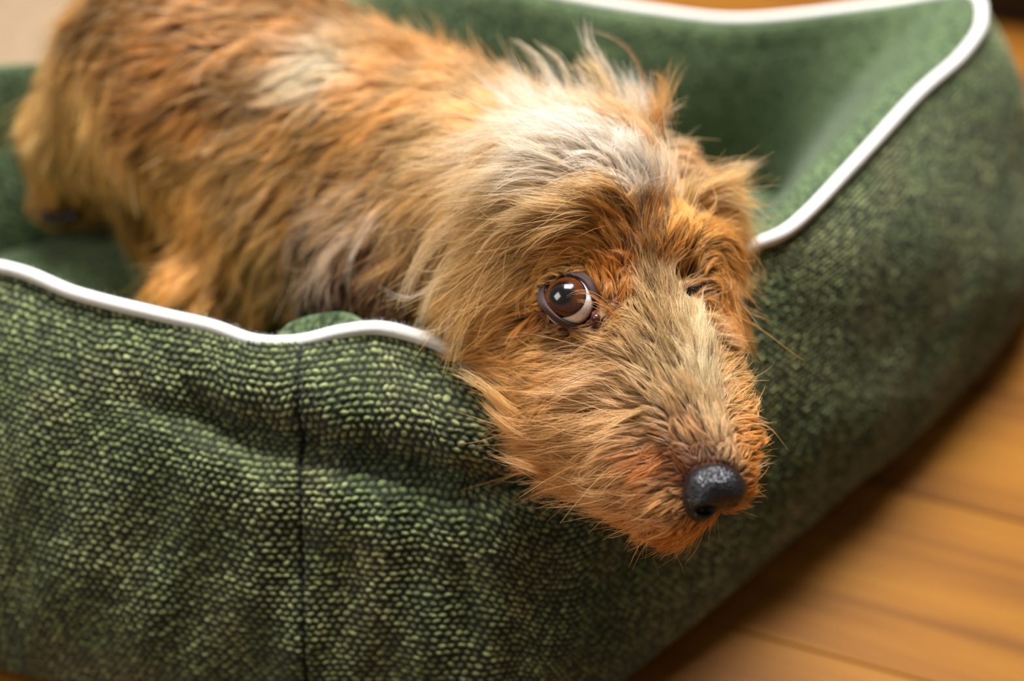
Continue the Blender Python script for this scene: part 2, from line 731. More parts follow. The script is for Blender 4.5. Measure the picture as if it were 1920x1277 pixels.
def outer(tc_, wl):
    R = cr_closed(RIM, tc_)
    B = cr_closed(BAS, tc_)
    bu = cr_closed(BUL, tc_)[:, 0]
    n = R[:, :2] - B
    n = -n / np.linalg.norm(n, axis=1)[:, None]
    W = wl[None, :]
    g = np.clip(W, 0, 1) ** 1.7
    xy = B[:, None] * (1 - g[..., None]) + R[:, None, :2] * g[..., None]
    bl = bu[:, None] * np.sin(math.pi * np.clip(W, 0, 1) ** 0.9) - 0.020 * np.exp(-((W / 0.055) ** 2))
    xy = xy + n[:, None] * bl[..., None]
    z = 0.0015 + (R[:, 2][:, None] - 0.0015) * (W ** 0.95)
    # rounded shoulder just below the piping
    z = z + 0.012 * np.sin(math.pi * np.clip((W - .55) / .45, 0, 1)) * W
    v = np.concatenate([xy, z[..., None]], -1)
    return v


def grid_faces(n, m, closed):
    i = np.arange(n if closed else n - 1)
    j = np.arange(m - 1)
    I, J = np.meshgrid(i, j, indexing='ij')
    I2 = (I + 1) % n
    return np.stack([I * m + J, I2 * m + J, I2 * m + J + 1, I * m + J + 1], -1).reshape(-1, 4)


def grid_normals(v):
    du = np.gradient(v, axis=0)
    dv = np.gradient(v, axis=1)
    n = np.cross(du, dv)
    return n / (np.linalg.norm(n, axis=2)[..., None] + 1e-12)


def clear_of_dog(v, gap=0.002):
    """cloth yields where the dog leans on it"""
    sh = v.shape
    p = v.reshape(-1, 3).copy()
    inb = ((p > lo + .006) & (p < hi - .006)).all(1)
    for _ in range(10):
        q = p[inb]
        d = sample(q)
        m = d < gap
        if not m.any():
            break
        g = grad(q[m])
        g[:, 2] = np.minimum(g[:, 2], 0) - 0.8
        g /= np.linalg.norm(g, axis=1)[:, None]
        q[m] += g * (gap - d[m])[:, None] * 1.3
        p[inb] = q
    return p.reshape(sh)


def soft_folds(v, N, t, W):
    x, z = v[..., 0], v[..., 2]
    y = v[..., 1]
    near = np.clip(1 - np.abs(x + .06) / .26, 0, 1) * (y < .62)
    # the long crease pressed under the chin
    zl = CREASE[0] + CREASE[1] * (x + .1) - 0.25 * (x + .1) ** 2
    win = np.clip((x + .19) / .09, 0, 1) * np.clip((.055 - x) / .03, 0, 1) * (y < .56)
    dz = z - zl
    d = -0.0165 * np.exp(-(dz / .0065) ** 2) * win
    d += 0.0080 * np.exp(-((dz - .018) / .013) ** 2) * win
    d += 0.0030 * np.exp(-((dz + .022) / .014) ** 2) * win
    # shallow diagonal dents left of the seam
    dl = z - (.178 - .55 * (x + .155))
    w2 = np.exp(-((x + .135) / .03) ** 2) * (y < .6)
    d += -0.0050 * np.exp(-(dl / .007) ** 2) * w2
    # slow wrinkles everywhere
    d += 0.0018 * np.sin(t * 2.3 + 9 * W) * np.sin(math.pi * np.clip(W, 0, 1))
    d += 0.0012 * np.sin(t * 5.1 - 14 * W + 1.3) * np.sin(math.pi * np.clip(W, 0, 1))
    return v + N * d[..., None]


CREASE = (0.162, -0.12)
SEAM_X = -0.098
A1, A2 = 1 / 0.0039, 1 / 0.0030

bed = thing('dog_bed', 'green woven box dog bed with white piped rim and soft raised sides', 'dog bed', (0, .7, 0))
BLOC = np.array([0, .7, 0])


def weave_patch(name, ts, rows, closed, fine):
    wl = rows
    base = outer(ts, wl)
    T = np.repeat(ts[:, None], len(wl), 1)
    Wg = np.repeat(wl[None], len(ts), 0)
    N = grid_normals(base)
    if (N[:, :, 1] * (base[..., 1] - .7)).sum() < 0:
        N = -N
    base = soft_folds(base, N, T, Wg)
    base = clear_of_dog(base, 0.0015)
    a = np.interp(ts, tt, arc)
    U = np.repeat(a[:, None], len(wl), 1)
    hgt = np.concatenate([np.zeros((len(ts), 1)), np.cumsum(np.linalg.norm(np.diff(base, axis=1), axis=2), axis=1)], 1)
    hm = hgt.mean(0)
    V = np.repeat(hm[None], len(ts), 0)
    N = grid_normals(base)
    if (N[:, :, 1] * (base[..., 1] - .7)).sum() < 0:
        N = -N
    flat = np.stack([U.ravel(), V.ravel(), 0 * U.ravel()], 1)
    wob = (vnoise(flat, 60, 5) - .5) * .9
    wob2 = (vnoise(flat, 80, 9) - .5) * .7
    bid = np.zeros(U.size)
    cu = flat[:, 0] * A1 + wob
    cv = flat[:, 1] * A2 + wob2
    best = .22 * np.clip(np.sin(cu * 6.283 + 1.5 * wob2) * np.sin(cv * 6.283 + 2 * wob), 0, 1) + .10 * vnoise(flat, 900, 44)
    r0 = np.floor(cv)
    for dr in (-1, 0, 1):
        row = r0 + dr
        sh = 0.5 * (row % 2)
        c0 = np.floor(cu - sh)
        for dc in (0, 1, -1):
            c = c0 + dc
            h1 = hash3(c, row, c * 0, 1)
            h2 = hash3(c, row, c * 0, 2)
            h3 = hash3(c, row, c * 0, 3)
            x = cu - sh - c - .5 - (h1 - .5) * .3
            y = cv - row - .5 - (h2 - .5) * .3
            ang = .45 * np.where(row % 2 == 0, 1, -1) + (h3 - .5) * 1.2
            xr = x * np.cos(ang) + y * np.sin(ang)
            yr = -x * np.sin(ang) + y * np.cos(ang)
            h = 1 - (xr / (.40 + .16 * h2)) ** 2 - (yr / (.30 + .10 * h3)) ** 2
            h = np.sqrt(np.clip(h, 0, 1)) * (.7 + .3 * h1)
            m = h > best
            best[m] = h[m]
            bid[m] = h2[m]
    best = best * (.72 + .55 * vnoise(flat, 1300, 61))
    # vertical seam groove
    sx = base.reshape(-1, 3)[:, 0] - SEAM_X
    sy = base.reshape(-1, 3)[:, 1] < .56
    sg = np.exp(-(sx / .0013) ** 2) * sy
    disp = 0.0015 * best + .0006 * (vnoise(flat, 1500, 71) - .5) * (1 - sg) - 0.0016 * sg
    v = base + N * disp.reshape(U.shape)[..., None]
    bid2 = vnoise(flat, 45, 12)
    hi1, hi2, lo1 = S3((168, 170, 114)), S3((124, 142, 88)), S3((30, 37, 18))
    top = hi1 * (1 - bid2[:, None]) + hi2 * bid2[:, None]
    top = top * (.40 + .95 * bid[:, None] ** 1.3)
    k = np.clip(best * 1.25, 0, 1)[:, None] ** 1.35
    col = lo1 * (1 - k) + top * k
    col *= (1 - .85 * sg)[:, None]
    f = grid_faces(len(ts), len(wl), closed)
    return v, f, col, flat[:, :2]


# columns: fine on the near and right walls, coarser round the back
ts_near = cols_between(-1.6, 13.0, .00062)
ts_mid = cols_between(13.0, 18.2, .0013)
ts_back = cols_between(18.2, NS - 1.6, .005)
ts_all = np.concatenate([ts_near, ts_mid, ts_back])
rows = np.concatenate([np.linspace(0, .25, 40, endpoint=False), np.linspace(.25, 1, 330)])
v, f, c, uv = weave_patch('outer', ts_all, rows, True, True)
rim_top = v[:, -1].copy()
wall_o = make_mesh('outer_wall', v.reshape(-1, 3) - BLOC, f, m_weave, bed, cols=c, uvs=uv)

# inner face of the bolster
ts_in = np.concatenate([cols_between(-1.6, 14.0, .003), cols_between(14.0, NS - 1.6, .005)])
q = np.linspace(0, 1, 40)
R = cr_closed(RIM, ts_in)
Fo = cr_closed(FOO, ts_in)
ZF = 0.070
Q = q[None]
g = Q ** 0.85
xy = R[:, None, :2] * (1 - g[..., None]) + Fo[:, None] * g[..., None]
nearw = np.clip((.64 - R[:, 1]) / .04, 0, 1)[:, None] * np.clip((.02 - R[:, 0]) / .04, 0, 1)[:, None]
z = R[:, 2][:, None] - (R[:, 2][:, None] - ZF) * Q ** (1.9 - 1.0 * nearw) + 0.004 * (1 - .8 * nearw) * np.sin(math.pi * np.clip(Q / .35, 0, 1))
z = z + 0.024 * np.exp(-((xy[..., 0] + .090) / .025) ** 4) * np.exp(-((Q - .12) / .075) ** 2) * (xy[..., 1] < .6)
z += .016 * (np.clip((ts_in[:, None] - 25.5) / 1.5, 0, 1) * np.clip((30.5 - ts_in[:, None]) / 1.5, 0, 1)) * np.sin(math.pi * np.clip(Q / .5, 0, 1))
z += 0.002 * np.sin(ts_in[:, None] * 3.7 + 6 * Q) * np.sin(math.pi * Q)
v = np.concatenate([xy, z[..., None]], -1)
v = clear_of_dog(v, 0.0015)
ai = np.interp(ts_in, tt, arc)
hg = np.concatenate([np.zeros((len(ts_in), 1)), np.cumsum(np.linalg.norm(np.diff(v, axis=1), axis=2), axis=1)], 1)
f = grid_faces(len(ts_in), len(q), True)[:, ::-1]
make_mesh('inner_wall', v.reshape(-1, 3) - BLOC, f, m_inner, bed,
          uvs=np.stack([np.repeat(ai[:, None], len(q), 1).ravel(), hg.ravel()], 1))

# seat cushion
ctr = np.array([-.08, .70])
ts_c = cols_between(-1.6, NS - 1.6, .008)
rr = np.concatenate([np.linspace(0, .8, 40, endpoint=False), np.linspace(.8, 1.03, 24)])
Fo = cr_closed(FOO, ts_c)
xy = ctr + (Fo[:, None] - ctr) * rr[None, :, None]
z = .098 - .030 * np.clip((rr[None] - .72) / .31, 0, 1) ** 2.2 + 0 * xy[..., 0]
z = z + .003 * np.sin(xy[..., 0] * 31 + 1) * np.sin(xy[..., 1] * 27)
v = np.concatenate([xy, z[..., None]], -1)
v = clear_of_dog(v, 0.001)
f = grid_faces(len(ts_c), len(rr), True)
make_mesh('cushion', v.reshape(-1, 3) - BLOC, f, m_inner, bed, uvs=v.reshape(-1, 3)[:, :2])

# piping along the rim
ts_p = np.concatenate([cols_between(-1.6, 14.0, .0022), cols_between(14.0, NS - 1.6, .004)])
path = cr_closed(RIM, ts_p)
Bp = cr_closed(BAS, ts_p)
no = Bp - path[:, :2]
no /= np.linalg.norm(no, axis=1)[:, None]
path[:, :2] += no * .001
path[:, 2] += .0026
path = clear_of_dog(path, .0045)
v, f, uv = tube(path, .0034, 14, True)
make_mesh('piping', v - BLOC, f, m_pipe, bed, uvs=uv)


# seam thread in the front wall
def wall_at_x(x, w):
    t = np.linspace(0, 12, 1200)
    o = outer(t, np.array([w]))[:, 0]
    return t[np.argmin(np.abs(o[:, 0] - x))]


sp = []
for w in np.linspace(.05, .97, 120):
    t_ = wall_at_x(SEAM_X, w)
    sp.append((t_, w))
# read the seam off the finished wall so the thread lies in its groove
WV = np.empty(len(wall_o.data.vertices) * 3, dtype=np.float32)
wall_o.data.vertices.foreach_get('co', WV)
WV = WV.reshape(len(ts_all), len(rows), 3) + BLOC
seam_pts = []
for j in range(20, len(rows) - 4, 2):
    colx = WV[:len(ts_near), j, 0]
    i = np.argmin(np.abs(colx - SEAM_X) + (WV[:len(ts_near), j, 1] > .6))
    seam_pts.append(WV[i, j] + np.array([0, -.0004, .0001]))
v, f, uv = tube(np.array(seam_pts), .0004, 6)
make_mesh('seam', v - BLOC, f, m_thread, bed)

# lint on the near piping
nl = 700
tl = rng.uniform(0, 9.2, nl)
pc = cr_closed(RIM, tl)
pc[:, 2] += .0026
th = rng.uniform(-.4, 2.2, nl)
di = np.stack([rng.normal(0, .5, nl), np.cos(th) * .6, np.abs(np.sin(th)) + .2], 1)
di /= np.linalg.norm(di, axis=1)[:, None]
seg = np.linspace(0, 1, 5)
ln = rng.uniform(.0004, .0016, nl)
cur = rng.normal(0, .6, (nl, 3))
pp = pc[:, None] + di[:, None] * .0033 + (di[:, None] * seg[None, :, None] + cur[:, None] * (seg ** 2)[None, :, None]) * ln[:, None, None]


def hair_object(name, pts, rad, cols, mat, parent, offset):
    n, m, _ = pts.shape
    hc = bpy.data.hair_curves.new(name)
    hc.add_curves([m] * n)
    hc.points.foreach_set('position', (pts - offset).astype(np.float32).ravel())
    ra = hc.attributes.get('radius') or hc.attributes.new('radius', 'FLOAT', 'POINT')
    ra.data.foreach_set('value', rad.astype(np.float32).ravel())
    ca_ = hc.attributes.new('col', 'FLOAT_COLOR', 'POINT')
    cc = np.ones((n, m, 4), dtype=np.float32)
    cc[..., :3] = cols
    ca_.data.foreach_set('color', cc.ravel())
    hc.materials.append(mat)
    o = bpy.data.objects.new(name, hc)
    COL.objects.link(o)
    o.parent = parent
    o['kind'] = 'stuff'
    return o


hair_object('piping_lint', pp, np.full((nl, 5), .00002), np.full((nl, 5, 3), .8), m_hair, bed, BLOC)

# ------------------------------------------------------------------ dog
DLOC = np.array([-.15, .66, .09])
dog = thing('dog', 'wire-haired tan dog resting its chin on the bed rim, looking up sideways', 'dog', tuple(DLOC))
make_mesh('body', dog_v - DLOC, dog_f, m_skin, dog)


def look_basis(c, tgt):
    ax = tgt - c
    ax = ax / np.linalg.norm(ax)
    a = np.cross(UP, ax)
    a /= np.linalg.norm(a)
    b = np.cross(ax, a)
    return a, b, ax


def cap(c, ax_a, ax_b, ax, r, th0, th1, nr=24, ns=64, lift=0.0):
    th = np.linspace(th0, th1, nr)
    ph = np.arange(ns) / ns * 2 * math.pi
    v = []
    for t_ in th:
        rr_ = r + lift * (1 - (t_ / max(th1, 1e-6)) ** 2)
        for p_ in ph:
            v.append(c + rr_ * (math.cos(t_) * ax + math.sin(t_) * (math.cos(p_) * ax_a + math.sin(p_) * ax_b)))
    I, J = np.meshgrid(np.arange(nr - 1), np.arange(ns), indexing='ij')
    J2 = (J + 1) % ns
    f = np.stack([I * ns + J, (I + 1) * ns + J, (I + 1) * ns + J2, I * ns + J2], -1).reshape(-1, 4)
    return np.array(v), f, np.repeat(th, ns), np.tile(ph, nr)


def build_eye(c, iris_px, outline):
    # gaze: the iris centre as seen from the front
    tgt = P(*iris_px)
    a, b_, ax = look_basis(c, tgt)
    v, f, th, ph = cap(c, a, b_, ax, EYE_RAD, 1e-4, math.pi * .6, 40, 64)
    k = np.clip((th - 1.35) / .3, 0, 1)[:, None]
    col = S3((238, 228, 230)) * (1 - k) + S3((150, 70, 66)) * k
    vein = vnoise(v, 900, 3)[:, None]
    col = col * (1 - .16 * (vein > .72))
    eye = make_mesh('eye', v - DLOC, f, m_eye, dog, cols=col)
    # iris
    IR = 1.0
    v, f, th, ph = cap(c, a, b_, ax, EYE_RAD + .0001, .45, IR, 26, 96, .0005)
    q_ = (th - .45) / (IR - .45)
    fib = vnoise(np.stack([np.cos(ph) * 9, np.sin(ph) * 9, q_ * 1.5], 1), 3.0, 4)
    base = S3((80, 36, 9)) * (.5 + .8 * fib[:, None])
    edge = np.clip((q_ - .70) / .25, 0, 1)[:, None]
    inn = np.clip((.25 - q_) / .25, 0, 1)[:, None]
    col = base * (1 - edge) + S3((14, 9, 8)) * edge
    col = col * (1 - .8 * inn)
    o = make_mesh('iris', v - DLOC, f, m_eye, eye, cols=col)
    v, f, th, ph = cap(c, a, b_, ax, EYE_RAD + .0001, 1e-4, .72, 14, 64, .00062)
    make_mesh('pupil', v - DLOC, f, m_eye, eye, cols=np.tile(S3((5, 4, 5)), (len(v), 1)))
    # lids: a fleshy ring hugging the ball
    pts = []
    for (u, v_) in outline:
        ray = P(u, v_, 1.0) - CAM
        ray /= np.linalg.norm(ray)
        oc = CAM - c
        rr_ = EYE_RAD + .0006
        bq = ray @ oc
        disc = bq * bq - (oc @ oc - rr_ * rr_)
        if disc > 0:
            s_ = -bq - math.sqrt(disc)
            p_ = CAM + ray * s_
        else:
            s_ = -bq
            p_ = CAM + ray * s_
            p_ = p_ - FWD * .0004
        pts.append(p_)
    pts = np.array(pts)
    n = len(pts)
    t_ = np.linspace(0, n, 120, endpoint=False)
    i = np.floor(t_).astype(int)
    w = (t_ - i)[:, None]
    p0, p1, p2, p3 = pts[(i - 1) % n], pts[i % n], pts[(i + 1) % n], pts[(i + 2) % n]
    path = 0.5 * ((2 * p1) + (-p0 + p2) * w + (2 * p0 - 5 * p1 + 4 * p2 - p3) * w ** 2 + (-p0 + 3 * p1 - 3 * p2 + p3) * w ** 3)
    # outer skirt ring: from lid edge out to the face skin
    cen = path.mean(0)
    rings = []
    rad = path - cen
    rad_n = rad / np.linalg.norm(rad, axis=1)[:, None]
    toc = CAM - c
    toc /= np.linalg.norm(toc)
    for off, h in ((-.0004, -.0012), (-.0001, .0001), (.0003, .0004), (.0007, .0005), (.0012, .0002), (.0022, -.0008), (.0036, -.0026)):
        rings.append(path + rad_n * off + toc * h)
    rg = np.array(rings)
    nr = len(rings)
    v = rg.transpose(1, 0, 2).reshape(-1, 3)
    f = grid_faces(120, nr, True)
    lid = make_mesh('eyelid', v - DLOC, f, m_lid, dog)
    sub = lid.modifiers.new('sub', 'SUBSURF')
    sub.levels = sub.render_levels = 2
    return path


OUT_L = [(1067 + (u - 1067) * 1.02, 567 + (v - 567) * 1.05) for u, v in [(1021, 548), (1030, 531), (1048, 521), (1068, 519), (1090, 527), (1103, 543), (1112, 566), (1124, 588), (1137, 606),
         (1122, 610), (1100, 609), (1082, 606), (1062, 600), (1043, 588), (1027, 570)]]
OUT_R = [(1288 + (u - 1288) * .7, 540 + (v - 540) * .7) for (u, v) in [(1328, 530), (1318, 512), (1300, 502), (1282, 504), (1268, 520), (1258, 545), (1250, 570), (1270, 576), (1295, 576), (1315, 565), (1327, 548)]]
lidL = build_eye(EYE_L, (1048, 542, .609), OUT_L)
build_eye(EYE_R, (1283, 540, .628), OUT_R)
# pink corner of the near eye
cc_ = P(1118, 597, .6150)
v, f, th, ph = cap(cc_ + 0 * FWD, RT, UP, -FWD, .0022, 1e-4, math.pi * .95, 12, 20)
m_car, nt, b = mat_new('wet_pink')
b.inputs['Base Color'].default_value = S(70, 34, 32)
b.inputs['Roughness'].default_value = 0.2
make_mesh('tear_duct', v - DLOC, f, m_car, dog)

# nose
NC = P(1336, 921, .5705)
na = 0.0007 * 0.75


def nose_sdf(p):
    q = p - NC
    x = q @ RT
    y = q @ UP
    z_ = q @ (-FWD)

    def ell(cx, cy, cz, rx, ry, rz, rot=0.0):
        X, Y, Z = x - cx, y - cy, z_ - cz
        if rot:
            X, Y = X * math.cos(rot) + Y * math.sin(rot), -X * math.sin(rot) + Y * math.cos(rot)
        k0 = np.sqrt((X / rx) ** 2 + (Y / ry) ** 2 + (Z / rz) ** 2)
        return (k0 - 1) * min(rx, ry, rz)
    m_ = .001
    d = ell(0.0, .0022, 0, 12.2 * m_, 8.6 * m_, 9.5 * m_, .12)
    d = smin(d, ell(-.0050, -.0050, .0010, 6.6 * m_, 7.4 * m_, 8.0 * m_), .004)
    d = smin(d, ell(.0066, -.0006, .0000, 6.8 * m_, 6.2 * m_, 7.5 * m_), .004)
    # nostril holes and wing slits
    n1 = ell(-.0028, -.0070, .0078, 5.0 * m_, 2.1 * m_, 4.6 * m_, .05)
    n2 = ell(.0076, -.0052, .0076, 1.7 * m_, 1.3 * m_, 2.6 * m_, .6)
    s1 = ell(-.0118, .0045, .0020, 1.0 * m_, 3.2 * m_, 3.6 * m_, -.25)
    mid = ell(.0045, -.0085, .0095, .5 * m_, 4.5 * m_, 2.5 * m_, -.2)
    for c_ in (n1, n2, s1, mid):
        d = -smin(-d, c_, .0014)
    return d


NV = .0006
g1 = np.arange(-.017, .017, NV)
off = np.stack(np.meshgrid(g1, g1, g1, indexing='ij'), -1) + NC
GN = nose_sdf(off)
nv, nf = surface_nets(GN, NC + g1[0], NV)
make_mesh('nose', nv - DLOC, nf, m_nose, dog)

# claws of the hind paw
m_claw, nt, b = mat_new('claw')
b.inputs['Base Color'].default_value = S(30, 24, 24)
b.inputs['Roughness'].default_value = 0.4
for (u, v_) in ((88, 410), (104, 416), (122, 414), (140, 408)):
    a0 = P(u, v_ - 10, .872)
    a1 = P(u - 3, v_ + 2, .866)
    a2 = P(u - 4, v_ + 8, .868)
    vv, ff, _ = tube([a0, (a0 + a1) / 2, a1, a2], np.array([.0035, .0034, .0026, .0006]), 10)
    make_mesh('claw', vv - DLOC, ff, m_claw, dog)


# ------------------------------------------------------------------ fur
def trace(u, v):
    """where the ray through a picture point meets the dog's skin"""
    r = FWD + RT * ((u - 960.0) / FPX) + UP * ((638.5 - v) / FPX)
    r /= np.linalg.norm(r)
    t = 0.50
    best, bt = 9, t
    while t < 1.15:
        p = CAM + r * t
        if ((p > lo) & (p < hi)).all():
            d = float(sample(p[None])[0])
        else:
            d = .01
        if d < best:
            best, bt = d, t
        if d < .0005:
            return p
        t += max(d * .8, .0008)
    return CAM + r * bt


BL = (250, 240, 226)
